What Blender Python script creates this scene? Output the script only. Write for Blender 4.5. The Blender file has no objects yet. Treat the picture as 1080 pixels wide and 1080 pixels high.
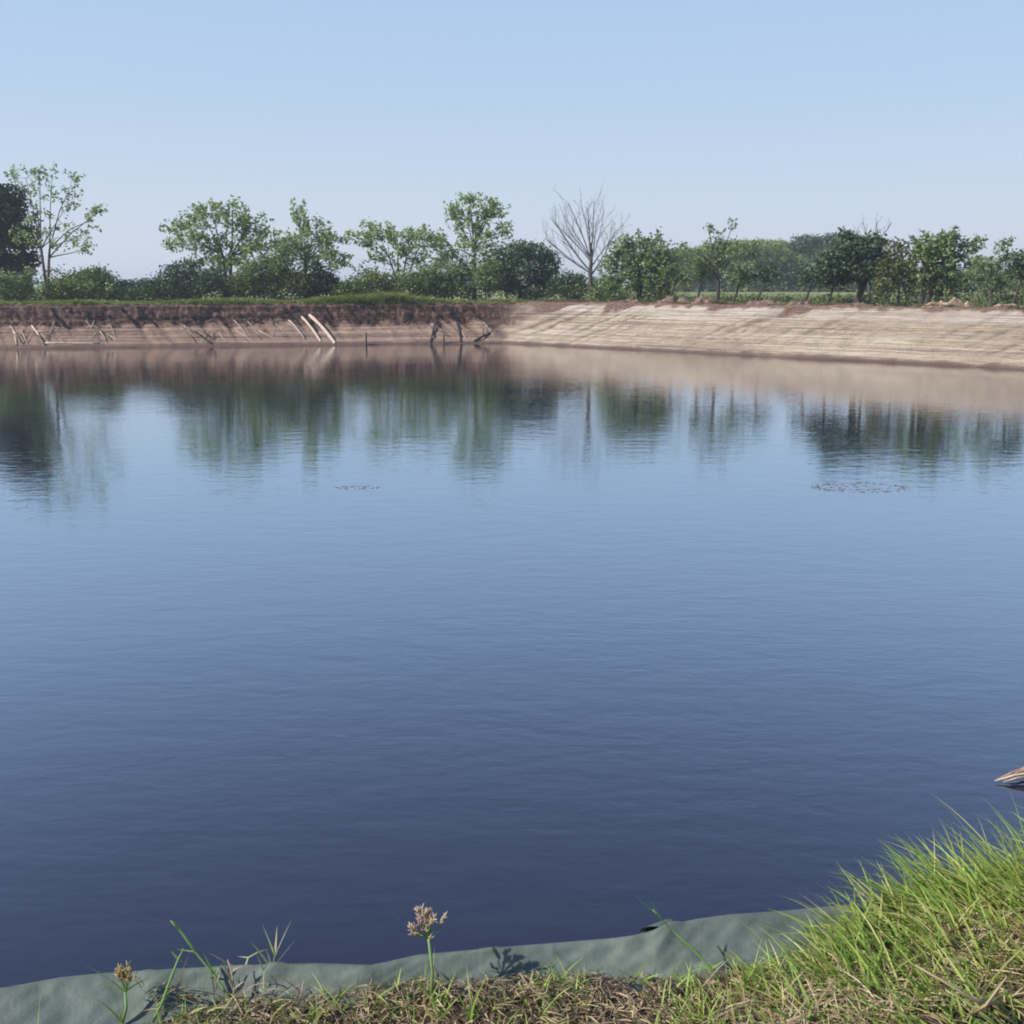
import bpy, math, random
import numpy as np
from mathutils import Vector, Matrix, noise
from mathutils.bvhtree import BVHTree

rng = np.random.default_rng(7)
random.seed(7)
SC = bpy.context.scene
COL = SC.collection
R = math.radians

# ------------------------------------------------------------------ camera
F = 1080.0
PITCH = R(12.6)
CP, SP = math.cos(PITCH), math.sin(PITCH)
EYE = 4.7            # metres above the water
RIM = 3.1            # height of the ground round the pond above the water

def ray(u, v):
    dx, dy = (u - 540) / F, (v - 540) / F
    return Vector((dx, CP - dy * SP, -(SP + dy * CP)))

def at_depth(u, v, Y):
    d = ray(u, v)
    return Vector((0, 0, EYE)) + d * (Y / d.y)

def at_height(u, v, z):
    d = ray(u, v)
    return Vector((0, 0, EYE)) + d * ((z - EYE) / d.z)

cam = bpy.data.cameras.new('camera')
cam.sensor_width = 36
cam.lens = 36.0
cam.clip_start = 0.05
cam.clip_end = 9000
camo = bpy.data.objects.new('camera', cam)
COL.objects.link(camo)
camo.location = (0, 0, EYE)
camo.rotation_euler = (R(90) - PITCH, 0, 0)
SC.camera = camo

# ------------------------------------------------------------------ light
SUN_AZ, SUN_EL = R(-110), R(38)      # clockwise from straight ahead; the sun stands to the left, a little behind
w = bpy.data.worlds.new('World')
SC.world = w
w.use_nodes = True
nt = w.node_tree
bg = nt.nodes['Background']
sky = nt.nodes.new('ShaderNodeTexSky')
sky.sky_type = 'NISHITA'
sky.sun_disc = False
sky.sun_elevation = SUN_EL
sky.sun_rotation = SUN_AZ
sky.air_density = 1.0
sky.dust_density = 0.6
sky.ozone_density = 2.0
# pale humid air low over the plain: the sky itself, by elevation
tc = nt.nodes.new('ShaderNodeTexCoord')
sx = nt.nodes.new('ShaderNodeSeparateXYZ')
nt.links.new(tc.outputs['Generated'], sx.inputs[0])
rm = nt.nodes.new('ShaderNodeValToRGB')
cr = rm.color_ramp
cr.elements[0].position = 0.0
cr.elements[0].color = (0.9, 0.9, 0.9, 1)
cr.elements[1].position = 1.0
cr.elements[1].color = (0.25, 0.25, 0.25, 1)
for p_, v_ in ((0.3, .85), (0.6, .7)):
    e = cr.elements.new(p_)
    e.color = (v_, v_, v_, 1)
nt.links.new(sx.outputs['Z'], rm.inputs[0])
hz = nt.nodes.new('ShaderNodeValToRGB')
h = hz.color_ramp
SKYS = [(0.0, (.52, .56, .655)), (.08, (.455, .53, .645)), (.17, (.375, .495, .66)), (.30, (.33, .46, .67)), (.6, (.175, .30, .56)), (1.0, (.09, .18, .44))]
h.elements[0].position = 0.0
h.elements[0].color = (*SKYS[0][1], 1)
h.elements[1].position = 1.0
h.elements[1].color = (*SKYS[-1][1], 1)
for p_, c_ in SKYS[1:-1]:
    h.elements.new(p_).color = (*c_, 1)
nt.links.new(sx.outputs['Z'], hz.inputs[0])
sc10 = nt.nodes.new('ShaderNodeVectorMath')
sc10.operation = 'SCALE'
sc10.inputs['Scale'].default_value = 10.0
nt.links.new(hz.outputs[0], sc10.inputs[0])
mx = nt.nodes.new('ShaderNodeMix')
mx.data_type = 'RGBA'
nt.links.new(rm.outputs[0], mx.inputs['Factor'])
nt.links.new(sky.outputs[0], mx.inputs['A'])
nt.links.new(sc10.outputs[0], mx.inputs['B'])
nt.links.new(mx.outputs['Result'], bg.inputs[0])
bg.inputs[1].default_value = 0.10

sun = bpy.data.lights.new('sun', 'SUN')
sun.energy = 5.0
sun.angle = R(0.53)
sun.color = (1.0, 0.95, 0.87)
suno = bpy.data.objects.new('sun', sun)
COL.objects.link(suno)
sdir = Vector((math.sin(SUN_AZ) * math.cos(SUN_EL), math.cos(SUN_AZ) * math.cos(SUN_EL), math.sin(SUN_EL)))
suno.rotation_euler = sdir.to_track_quat('Z', 'Y').to_euler()
suno.location = sdir * 200

SC.view_settings.view_transform = 'Standard'
SC.view_settings.look = 'None'
SC.view_settings.exposure = 0.4
SC.view_settings.gamma = 1.0
SC.cycles.use_denoising = True
SC.cycles.max_bounces = 8
SC.cycles.transparent_max_bounces = 8
SC.cycles.filter_width = 1.9
SC.cycles.caustics_reflective = False
SC.cycles.caustics_refractive = False

# ------------------------------------------------------------------ materials
class Mat:
    def __init__(s, name):
        s.m = bpy.data.materials.new(name)
        s.m.use_nodes = True
        s.t = s.m.node_tree
        s.b = s.t.nodes['Principled BSDF']
    def n(s, kind, **kw):
        nd = s.t.nodes.new(kind)
        for k, v in kw.items():
            setattr(nd, k, v)
        return nd
    def l(s, a, b):
        s.t.links.new(a, b)
    def obj(s):
        return s.n('ShaderNodeTexCoord').outputs['Object']
    def geo(s):
        return s.n('ShaderNodeNewGeometry').outputs['Position']
    def noise(s, vec, scale, detail=4, rough=.55, dist=0.0):
        nd = s.n('ShaderNodeTexNoise')
        nd.inputs['Scale'].default_value = scale
        nd.inputs['Detail'].default_value = detail
        nd.inputs['Roughness'].default_value = rough
        nd.inputs['Distortion'].default_value = dist
        if vec is not None:
            s.l(vec, nd.inputs['Vector'])
        return nd.outputs[0]
    def scaled(s, vec, sc):
        nd = s.n('ShaderNodeMapping')
        nd.inputs['Scale'].default_value = sc
        s.l(vec, nd.inputs['Vector'])
        return nd.outputs[0]
    def ramp(s, fac, stops):
        nd = s.n('ShaderNodeValToRGB')
        c = nd.color_ramp
        while len(c.elements) > 1:
            c.elements.remove(c.elements[0])
        c.elements[0].position = stops[0][0]
        c.elements[0].color = (*stops[0][1], 1)
        for p, q in stops[1:]:
            c.elements.new(p).color = (*q, 1)
        s.l(fac, nd.inputs[0])
        return nd.outputs[0]
    def mix(s, fac, a, b, mode='MIX'):
        nd = s.n('ShaderNodeMix', data_type='RGBA', blend_type=mode)
        for sock, val in ((nd.inputs['Factor'], fac), (nd.inputs['A'], a), (nd.inputs['B'], b)):
            if isinstance(val, (int, float)):
                sock.default_value = val
            elif isinstance(val, tuple):
                sock.default_value = (*val, 1)
            else:
                s.l(val, sock)
        return nd.outputs['Result']
    def math(s, op, a, b=0.0):
        nd = s.n('ShaderNodeMath', operation=op)
        for i, val in enumerate((a, b)):
            if isinstance(val, (int, float)):
                nd.inputs[i].default_value = val
            else:
                s.l(val, nd.inputs[i])
        return nd.outputs[0]
    def attr(s, name):
        nd = s.n('ShaderNodeAttribute', attribute_name=name)
        return nd.outputs['Fac']
    def bump(s, height, strength, dist, normal=None):
        nd = s.n('ShaderNodeBump')
        nd.inputs['Strength'].default_value = strength
        nd.inputs['Distance'].default_value = dist
        s.l(height, nd.inputs['Height'])
        if normal is not None:
            s.l(normal, nd.inputs['Normal'])
        return nd.outputs[0]

def g3(v):
    return (v, v, v)

def leaf_mat(name, cols, transl=.35, scale=.7, isl=.5):
    m = Mat(name)
    n1 = m.noise(m.obj(), scale, 3)
    rnd = m.n('ShaderNodeNewGeometry').outputs['Random Per Island']
    f = m.math('ADD', m.math('MULTIPLY', n1, 1.5 * (1 - isl)), m.math('MULTIPLY', rnd, isl))
    f = m.math('SUBTRACT', f, .25 * (1 - isl))
    k = len(cols)
    c = m.ramp(f, [(.12 + .76 * i / (k - 1), q) for i, q in enumerate(cols)])
    m.l(c, m.b.inputs['Base Color'])
    m.b.inputs['Roughness'].default_value = .5
    m.b.inputs['Specular IOR Level'].default_value = .35
    tr = m.n('ShaderNodeBsdfTranslucent')
    c2 = m.mix(.6, c, (1.0, 1.0, .35), 'MULTIPLY')
    m.l(c2, tr.inputs['Color'])
    ms = m.n('ShaderNodeMixShader')
    ms.inputs[0].default_value = transl
    m.l(m.b.outputs[0], ms.inputs[1])
    m.l(tr.outputs[0], ms.inputs[2])
    m.l(ms.outputs[0], m.t.nodes['Material Output'].inputs['Surface'])
    return m.m

LEAF = dict(
    fresh=leaf_mat('fresh_leaves', [(.14, .22, .085), (.25, .345, .135), (.36, .43, .19)], .4),
    mid=leaf_mat('green_leaves', [(.08, .125, .06), (.16, .23, .09), (.28, .335, .14)], .35),
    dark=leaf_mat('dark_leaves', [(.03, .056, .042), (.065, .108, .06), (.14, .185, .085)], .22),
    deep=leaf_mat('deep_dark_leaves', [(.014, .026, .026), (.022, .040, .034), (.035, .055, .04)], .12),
    olive=leaf_mat('olive_leaves', [(.07, .085, .03), (.12, .135, .045), (.19, .18, .075)], .35),
    wood=leaf_mat('wood_leaves', [(.12, .165, .06), (.24, .29, .09), (.40, .42, .15)], .4, .12),
    wooddark=leaf_mat('wood_dark_leaves', [(.04, .06, .04), (.07, .105, .055), (.13, .15, .075)], .25, .12),
    bush=leaf_mat('bush_leaves', [(.07, .115, .04), (.14, .19, .055), (.24, .27, .085)], .35),
    bush2=leaf_mat('undergrowth_leaves', [(.035, .062, .042), (.13, .185, .075), (.31, .36, .14)], .35, .3, .3),
    scrub=leaf_mat('scrub_leaves', [(.06, .085, .04), (.16, .19, .08), (.30, .32, .14)], .35, .3, .4),
    weed=leaf_mat('weed_blades', [(.12, .16, .04), (.20, .24, .06), (.30, .30, .11)], .35, .25),
    field=leaf_mat('field_blades', [(.16, .20, .085), (.22, .25, .11), (.28, .28, .14)], .35, .1),
    dryweed=leaf_mat('dry_weed_blades', [(.10, .07, .05), (.19, .15, .09), (.20, .20, .08)], .25, .4),
    grass=leaf_mat('grass_blades', [(.13, .25, .045), (.26, .39, .07), (.42, .48, .13), (.55, .51, .22)], .42, 3.0, .6),
    straw=leaf_mat('straw_blades', [(.10, .065, .045), (.26, .18, .115), (.45, .35, .22), (.58, .49, .33)], .2, 9.0, .55),
    thatch=leaf_mat('thatch_blades', [(.045, .032, .022), (.14, .10, .06), (.32, .24, .145), (.52, .42, .26)], .15, 7.0, .6),
    pale=leaf_mat('pale_stalk', [(.26, .34, .16), (.42, .46, .26), (.52, .50, .34)], .3, 5),
    sedge=leaf_mat('sedge_stem', [(.15, .28, .08), (.24, .37, .11)], .3, 5),
    spike=leaf_mat('sedge_spikelets', [(.30, .18, .20), (.58, .44, .36), (.58, .56, .28)], .3, 30, .8),
    spike2=leaf_mat('orange_spikelets', [(.50, .27, .14), (.54, .42, .20), (.46, .48, .20)], .3, 30, .8),
)

def bark_mat(name, a, b):
    m = Mat(name)
    n = m.noise(m.scaled(m.obj(), (3, 3, .6)), 3, 5)
    m.l(m.ramp(n, [(.3, a), (.7, b)]), m.b.inputs['Base Color'])
    m.b.inputs['Roughness'].default_value = .9
    m.l(m.bump(n, .6, .03), m.b.inputs['Normal'])
    return m.m

BARK = bark_mat('bark', (.05, .042, .038), (.12, .10, .085))
BARKD = bark_mat('dark_bark', (.025, .022, .022), (.055, .048, .045))
BARKG = bark_mat('grey_bark', (.09, .08, .08), (.17, .155, .15))
PALEWOOD = bark_mat('bleached_wood', (.38, .30, .24), (.55, .46, .38))
BROWNWOOD = bark_mat('weathered_wood', (.09, .06, .045), (.17, .12, .09))
REEDWOOD = bark_mat('dead_reed', (.20, .12, .075), (.42, .29, .19))

# ------------------------------------------------------------------ object helpers
def link(name, me, mat=None, parent=None):
    o = bpy.data.objects.new(name, me)
    COL.objects.link(o)
    if mat is not None:
        me.materials.append(mat)
    if parent is not None:
        o.parent = parent
    return o

def mesh(name, verts, faces, smooth=False):
    me = bpy.data.meshes.new(name)
    me.from_pydata([tuple(v) for v in verts] if not isinstance(verts, np.ndarray) else verts.tolist(), [],
                   faces if not isinstance(faces, np.ndarray) else faces.tolist())
    if smooth:
        me.polygons.foreach_set('use_smooth', [True] * len(me.polygons))
    me.update()
    return me

def thing(name, label, cat, loc, group=None):
    o = bpy.data.objects.new(name, None)
    o.empty_display_size = .3
    COL.objects.link(o)
    o.location = loc
    o['label'] = label
    o['category'] = cat
    if group:
        o['group'] = group
    return o

def tag(o, label=None, cat=None, group=None, kind=None):
    for k, v in (('label', label), ('category', cat), ('group', group), ('kind', kind)):
        if v:
            o[k] = v
    return o

class MB:
    def __init__(s):
        s.v, s.f = [], []
    def tube(s, pts, rads, n=6, cap=True):
        pts = [Vector(p) for p in pts]
        base = len(s.v)
        up = None
        for i, p in enumerate(pts):
            d = (pts[min(i + 1, len(pts) - 1)] - pts[max(i - 1, 0)]).normalized()
            if up is None:
                up = d.orthogonal().normalized()
            else:
                up = (up - d * up.dot(d))
                up = up.normalized() if up.length > 1e-6 else d.orthogonal().normalized()
            sd = d.cross(up)
            for k in range(n):
                a = 2 * math.pi * k / n
                s.v.append(p + (up * math.cos(a) + sd * math.sin(a)) * rads[i])
        for i in range(len(pts) - 1):
            for k in range(n):
                a = base + i * n + k
                b = base + i * n + (k + 1) % n
                s.f.append((a, b, b + n, a + n))
        if cap:
            s.f.append(tuple(base + k for k in range(n))[::-1])
            e = base + (len(pts) - 1) * n
            s.f.append(tuple(e + k for k in range(n)))
    def blade(s, root, d, length, width, bend, seg=4, twist=1.2):
        """a grass blade: a curved tapering strip"""
        root = Vector(root)
        d = Vector(d).normalized()
        side = d.cross(Vector((0, 0, 1)))
        if side.length < .05:
            side = Vector((1, 0, 0))
        side.normalize()
        tw = random.uniform(-twist, twist)
        side = (side * math.cos(tw) + d.cross(side) * math.sin(tw)).normalized()
        base = len(s.v)
        p = root.copy()
        for i in range(seg):
            t = i / seg
            wd = width * (1 - t ** 1.6) * .5 * (0.75 + .25 * min(1, t * 6))
            s.v.append(p - side * wd)
            s.v.append(p + side * wd)
            d = (d + Vector(bend) / seg).normalized()
            p = p + d * (length / seg)
        s.v.append(p)
        for i in range(seg - 1):
            a = base + 2 * i
            s.f.append((a, a + 1, a + 3, a + 2))
        a = base + 2 * (seg - 1)
        s.f.append((a, a + 1, a + 2))
    def build(s, name, mat, parent=None, smooth=True):
        return link(name, mesh(name, s.v, s.f, smooth), mat, parent)

# ------------------------------------------------------------------ pond outline
POLY = [(-55, 72.2), (-.8, 83.0), (34, 52.6), (40, 30), (36.5, 9.53), (-40, 0.33)]

def outline():
    pts = []
    n = len(POLY)
    for i in range(n):
        a, b = Vector(POLY[i]), Vector(POLY[(i + 1) % n])
        L = (b - a).length
        step = {0: .16, 1: .16, 4: .12}.get(i, .6)
        k = int(L / step)
        for j in range(k):
            pts.append(a + (b - a) * (j / k))
    P = np.array([(p.x, p.y) for p in pts])
    return P

P = outline()
N0 = len(P)
seglen = np.linalg.norm(np.roll(P, -1, 0) - P, axis=1)
S = np.concatenate([[0], np.cumsum(seglen)[:-1]])
TOT = seglen.sum()
def edge_normals(P):
    d = np.roll(P, -1, 0) - np.roll(P, 1, 0)
    d /= np.linalg.norm(d, axis=1)[:, None] + 1e-9
    return np.stack([-d[:, 1], d[:, 0]], 1)
NRM = edge_normals(P)
c0 = P.mean(0)
if ((P - c0) * NRM).sum() < 0:
    NRM = -NRM
# smooth the normals along the outline so that the corners open like a fan
def smooth_arc(A, radius, iters=1):
    out = np.empty_like(A)
    grid = np.linspace(0, TOT, 6000, endpoint=False)
    idx = np.searchsorted(S, grid, side='right') - 1
    G = A[idx]
    k = max(1, int(radius / TOT * 6000))
    for _ in range(iters):
        Gp = np.concatenate([G[-k:], G, G[:k]])
        cs = np.cumsum(np.concatenate([np.zeros((1, A.shape[1])), Gp]), 0)
        G = (cs[2 * k + 1:] - cs[:-2 * k - 1]) / (2 * k + 1)
    j = np.clip((S / TOT * 6000).astype(int), 0, 5999)
    # linear interpolation back to the outline points
    fpos = S / TOT * 6000
    j0 = np.floor(fpos).astype(int) % 6000
    j1 = (j0 + 1) % 6000
    t = (fpos - np.floor(fpos))[:, None]
    return G[j0] * (1 - t) + G[j1] * t
NRM = smooth_arc(NRM, 1.2, 2)
NRM /= np.linalg.norm(NRM, axis=1)[:, None]

def fbm(x, y, z, o=4):
    return noise.fractal(Vector((x, y, z)), 1.0, 2.0, o)

# which part of the outline is which: arc length of the corners
CORN = []
for q in POLY:
    CORN.append(S[np.argmin(np.linalg.norm(P - np.array(q), axis=1))])
S_B, S_C, S_D, S_E, S_F = CORN[1], CORN[2], CORN[3], CORN[4], CORN[5]
def leftness(s):
    """1 along the far left bank, 0 along the right bank"""
    x = (S_B + .3 - s) / 2.4 + .5
    return min(1, max(0, x))
def nearness(s):
    if s < S_D:
        return 0.0
    if s > S_E - 3 and s < S_F + 3:
        return 1.0
    return 0.0

NB = 46                      # rings on the bank, waterline to rim

def bank_profile(t, s):
    """offset outwards and height for t in 0..1 (t<0 under water)"""
    wl = leftness(s)
    # right: one long even slope
    o_r, z_r = 4.5 * t, 3.1 * t
    # left: gentle foot, then a steep cut
    foot = 1.55 + .35 * fbm(s * .12, 3.1, 0, 2) + .12 * fbm(s * .9, 3.1, 5, 2)
    if t < .5:
        q = t / .5
        o_l, z_l = 2.7 * q, foot * q
    elif t < .9:
        q = (t - .5) / .4
        o_l = 2.7 + .42 * q
        z_l = foot + (2.98 - foot) * q
    else:
        q = (t - .9) / .1
        o_l = 3.12 + .45 * q
        z_l = 2.98 + .12 * q
    return o_r * (1 - wl) + o_l * wl, z_r * (1 - wl) + z_l * wl

bank_v, bank_soil, bank_left, bank_dark_rill, bank_spill = [], [], [], [], []
rim_pts = []
ts = [-.25] + [i / (NB - 1) for i in range(NB)]
for i in range(N0):
    s = S[i]
    near = nearness(s)
    far = s < S_D
    base = Vector((P[i][0], P[i][1], 0))
    nv = Vector((NRM[i][0], NRM[i][1], 0))
    wl = leftness(s) if far else 0
    wob = .25 * fbm(s * .25, 7.7, 0, 3) if far else 0
    gl1 = noise.noise(Vector((s * .55, 0, 2.2)))
    for t in ts:
        if far:
            o, z = bank_profile(max(t, 0), s)
            if t < 0:
                o, z = 4 * t, -.9
            o += wob
            tt = max(t, 0)
            env = math.sin(math.pi * min(1, max(0, tt))) ** .5
            # old water lines: narrow level ledges
            zz = z + .06 * fbm(s * .08, z * .5, 4.0, 2)
            led = .13 * noise.noise(Vector((s * .03, zz * 5.5, 1.3))) + .10 * noise.noise(Vector((s * .06, zz * 12.0, 8.3)))
            # rills running down the slope, drifting sideways as they fall
            drift = s - z * 2.0 if wl < .5 else s + z * .8
            r1 = noise.noise(Vector((drift * 1.1, z * .25, 11.0)))
            r2 = noise.noise(Vector((drift * 2.9, z * .35, 17.0)))
            r3 = noise.noise(Vector((drift * 6.0, z * .5, 27.0)))
            rill = -(.25 if wl < .5 else .9) * max(0, r1 - .22) - (.2 if wl < .5 else .42) * max(0, r2 - .1)
            lump = .10 * fbm(s * .8, z * 1.2, 21.0, 4) + .05 * fbm(s * 3.1, z * 4, 41.0, 3) - (.07 if wl < .5 else .2) * max(0, r3)
            if wl > .5 and z > 1.45:
                rill *= 1.3
                lump *= 2.2
            d = (led + lump + rill) * env
            o2 = o - d * .55
            z2 = z + d * .65 if t > 0 else z
            if t == ts[-1]:
                o2, z2 = o, z
            dark_rill = max(0, min(1, max((r1 - .36) * 3.5, (r2 - .30) * 3, (r3 - .34) * (3.5 if wl > .5 else 2)))) * max(.15, min(1, .5 + 1.2 * noise.noise(Vector((s * .09, z * .3, 31)))))
            spill = (1 - wl) * max(0, min(1, (z - 3.0 + 1.5 * max(0, noise.noise(Vector(((s - z * 1.5) * .33, 3, 51))) + .05) * (1 if s < S_B + 24 else .35) + .25 * fbm(s * 1.3, z * 2, 61, 3)) / .15))
            soil = wl * max(0, min(1, (z - (1.50 + .75 * fbm(s * .30, 1, 9, 3) + .45 * noise.noise(Vector((s * 1.6, 4, z * .8))))) / .28))
        else:
            o, z = 3.05 * t, 3.1 * t
            if t < 0:
                o, z = 4 * t, -.9
            o2, z2, soil, dark_rill, spill = o, z, 1.0, 0.0, 0.0
        p = base + nv * o2
        bank_v.append((p.x, p.y, z2))
        bank_soil.append(soil)
        bank_dark_rill.append(dark_rill)
        bank_spill.append(spill)
        bank_left.append(wl)
        if t == ts[-1]:
            rim_pts.append((p.x, p.y))
RIMP = np.array(rim_pts)
K = len(ts)
faces = []
for i in range(N0):
    j = (i + 1) % N0
    for k in range(K - 1):
        faces.append((i * K + k, i * K + k + 1, j * K + k + 1, j * K + k))
bank_me = mesh('pond_bank', bank_v, faces, True)
for nm, arr in (('soil', bank_soil), ('left', bank_left), ('dark_rill', bank_dark_rill), ('spill', bank_spill)):
    a = bank_me.attributes.new(nm, 'FLOAT', 'POINT')
    a.data.foreach_set('value', arr)

def bank_material():
    m = Mat('bank_earth')
    pos = m.geo()
    z = m.n('ShaderNodeSeparateXYZ')
    m.l(pos, z.inputs[0])
    # strata: noise squeezed along the height
    st = m.noise(m.scaled(pos, (.025, .025, 4.2)), 1.6, 5, .60, .08)
    st2 = m.noise(m.scaled(pos, (.10, .10, 11.0)), 1.4, 4, .6, .12)
    f = m.math('ADD', m.math('MULTIPLY', st, .62), m.math('MULTIPLY', st2, .38))
    tan = m.ramp(f, [(.37, (.17, .13, .11)), (.43, (.33, .26, .215)), (.475, (.54, .43, .30)), (.505, (.25, .20, .165)), (.53, (.52, .42, .305)), (.58, (.62, .54, .47)), (.64, (.42, .325, .25))])
    blot = m.noise(pos, .5, 5, .6)
    tan = m.mix(m.ramp(blot, [(.45, g3(0)), (.72, g3(.45))]), tan, (.34, .26, .22))
    fine = m.noise(pos, 9, 5, .7)
    tan = m.mix(.5, tan, m.ramp(fine, [(.28, g3(.45)), (.68, g3(1.2))]), 'MULTIPLY')
    # bleached crust near the top, wet foot by the water
    zt = m.math('ADD', z.outputs['Z'], m.math('MULTIPLY', m.math('SUBTRACT', blot, .5), .5))
    top = m.ramp(m.math('DIVIDE', zt, 3.1), [(.0, g3(0)), (.74, g3(0)), (.80, g3(.38)), (.93, g3(.38)), (.98, g3(.1))])
    tan = m.mix(top, tan, m.ramp(st2, [(.38, (.26, .22, .215)), (.5, (.56, .50, .46)), (.62, (.66, .61, .57))]))
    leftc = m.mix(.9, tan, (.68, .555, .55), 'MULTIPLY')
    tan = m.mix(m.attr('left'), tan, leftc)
    tan = m.mix(m.math('MULTIPLY', m.attr('dark_rill'), .75), tan, (.15, .10, .08))  # darker brown mixed in along the rill lines
    tan = m.mix(m.attr('spill'), tan, m.ramp(fine, [(.36, (.06, .034, .028)), (.5, (.17, .10, .08)), (.64, (.34, .23, .18))]))
    wet = m.ramp(zt, [(.02, g3(1)), (.16, g3(.7)), (.26, g3(0))])
    tan = m.mix(wet, tan, (.13, .085, .07))
    # dark topsoil with roots
    rt = m.noise(m.scaled(pos, (2.2, 2.2, .5)), 1.5, 5, .65)
    soil = m.ramp(rt, [(.3, (.040, .024, .024)), (.50, (.11, .060, .052)), (.64, (.26, .165, .14))])
    c = m.mix(m.attr('soil'), tan, soil)
    m.l(c, m.b.inputs['Base Color'])
    m.b.inputs['Roughness'].default_value = .93
    m.b.inputs['Specular IOR Level'].default_value = .2
    m.l(m.bump(m.math('ADD', fine, m.math('MULTIPLY', st2, 2.2)), 1.0, .12), m.b.inputs['Normal'])
    return m.m
bank = link('pond_bank', bank_me, bank_material())
tag(bank, kind='structure')

# ------------------------------------------------------------------ ground
def rim_y(x):                       # near rim, where the camera stands
    i = np.argmin(np.abs(RIMP[:, 0] - x) + (RIMP[:, 1] > 20) * 1e3)
    return RIMP[i, 1]
THATCH = [(60, 1150), (120, 1128), (190, 1086), (250, 1076), (330, 1072), (440, 1055), (500, 1052), (600, 1047), (700, 1046), (760, 1038), (830, 1024), (880, 1006), (960, 978), (1100, 958)]
TX = [at_height(u, v, RIM).x for u, v in THATCH]
TY = [at_height(u, v, RIM).y for u, v in THATCH]
TX = [-6.0] + TX + [6.0]
TY = [TY[0] - .42] + TY + [TY[-1] + .55]
def thatch_y(x):
    return float(np.interp(x, TX, TY))

NEARX = np.linspace(-5, 5, 201)
NEARY = np.array([rim_y(x) for x in NEARX])
def near_rim(x):
    return float(np.interp(x, NEARX, NEARY))

def ground_h(x, y):
    z = RIM
    if abs(x) < 8 and y < 12:
        d = (x - 1.75) / .75
        e = (y - 2.35) / .6
        z += .085 * math.exp(-(d * d) - e * e)
        z += .035 * min(1, max(0, (thatch_y(x) + .01 - y) / .07))
        z += .015 * noise.noise(Vector((x * 3, y * 3, .5))) + .012 * noise.noise(Vector((x * 9, y * 9, 1.5)))
    return z

g_v, g_d, g_r = [], [], []
offs = [0, .05, .12, .2, .3, .42, .55, .7, .85, 1.0, 1.2, 1.4, 1.7, 2.0, 2.4, 2.9, 3.5, 4.3, 5.5, 7, 9, 12, 16, 22, 30, 42, 60, 90, 140, 220, 400, 800, 1600, 3500]
idxs = list(range(N0))
NRMW = smooth_arc(NRM, 12, 2)
NRMW /= np.linalg.norm(NRMW, axis=1)[:, None]
for i in idxs:
    s = S[i]
    far = s < S_D
    wl = leftness(s) if far else 0
    for o in offs:
        b = min(1, o / 20)
        nv = NRM[i] * (1 - b) + NRMW[i] * b
        x, y = RIMP[i] + nv * o
        z = ground_h(x, y)
        if far and o > 0:
            q = math.exp(-((o - .9) / .75) ** 2)
            z += q * ((.10 + .16 * fbm(s * .5, 2.2, o, 3)) * (1 - wl) + (.12 + .10 * fbm(s * .4, 6.2, o, 3)) * wl)
            z += .06 * fbm(x * .3, y * .3, 3.0, 3) * min(1, o / 2) * (1 if o < 60 else 60 / o)
        if not far and o > 6:
            pass
        g_v.append((x, y, z))
        g_d.append(o if far else 99)
        g_r.append((1 - wl) if far else 0)
K2 = len(offs)
faces = []
for a in range(N0):
    b = (a + 1) % N0
    for k in range(K2 - 1):
        faces.append((a * K2 + k, a * K2 + k + 1, b * K2 + k + 1, b * K2 + k))
ground_me = mesh('ground', g_v, faces, True)
for nm, arr in (('rimdist', g_d), ('right', g_r)):
    a = ground_me.attributes.new(nm, 'FLOAT', 'POINT')
    a.data.foreach_set('value', arr)

def ground_material():
    m = Mat('plain_earth')
    pos = m.geo()
    n1 = m.noise(pos, .6, 5, .6)
    n2 = m.noise(pos, 4, 5, .65)
    grass = m.ramp(n1, [(.3, (.09, .12, .04)), (.55, (.14, .18, .055)), (.72, (.19, .19, .08))])
    earth = m.ramp(n2, [(.3, (.07, .045, .036)), (.52, (.16, .105, .08)), (.72, (.30, .22, .16))])
    d = m.math('ADD', m.attr('rimdist'), m.math('MULTIPLY', m.math('SUBTRACT', n1, .5), 3.0))
    near = m.ramp(m.math('DIVIDE', d, 4.0), [(.45, g3(1)), (.9, g3(0))])
    k = m.math('MULTIPLY', near, m.math('ADD', m.math('MULTIPLY', m.attr('right'), .75), .25))
    field = m.ramp(n1, [(.3, (.16, .20, .085)), (.7, (.23, .25, .115))])
    ff = m.ramp(m.math('DIVIDE', d, 40.0), [(.35, g3(0)), (.6, g3(1))])
    c = m.mix(ff, grass, field)
    c = m.mix(k, c, earth)
    # bare soil by the feet of the photographer
    sx = m.n('ShaderNodeSeparateXYZ')
    m.l(pos, sx.inputs[0])
    ft = m.ramp(m.math('DIVIDE', sx.outputs['Y'], 20.0), [(.4, g3(1)), (.6, g3(0))])
    c = m.mix(ft, c, m.ramp(n2, [(.3, (.035, .026, .02)), (.7, (.09, .065, .045))]))
    m.l(c, m.b.inputs['Base Color'])
    m.b.inputs['Roughness'].default_value = .95
    m.b.inputs['Specular IOR Level'].default_value = .15
    m.l(m.bump(m.noise(pos, 14, 5, .7), .7, .03), m.b.inputs['Normal'])
    return m.m
ground = link('ground', ground_me, ground_material())
tag(ground, kind='structure')
GBVH = BVHTree.FromPolygons([Vector(v) for v in g_v], faces)
BBVH = BVHTree.FromPolygons([Vector(v) for v in bank_v], [tuple(p.vertices) for p in bank_me.polygons])

def floor_z(x, y):
    h = GBVH.ray_cast(Vector((x, y, 60)), Vector((0, 0, -1)))
    return h[0].z if h[0] is not None else RIM
def on_bank(u, v):
    d = ray(u, v).normalized()
    h = BBVH.ray_cast(Vector((0, 0, EYE)) + d * 20, d)
    return h[0]

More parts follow.
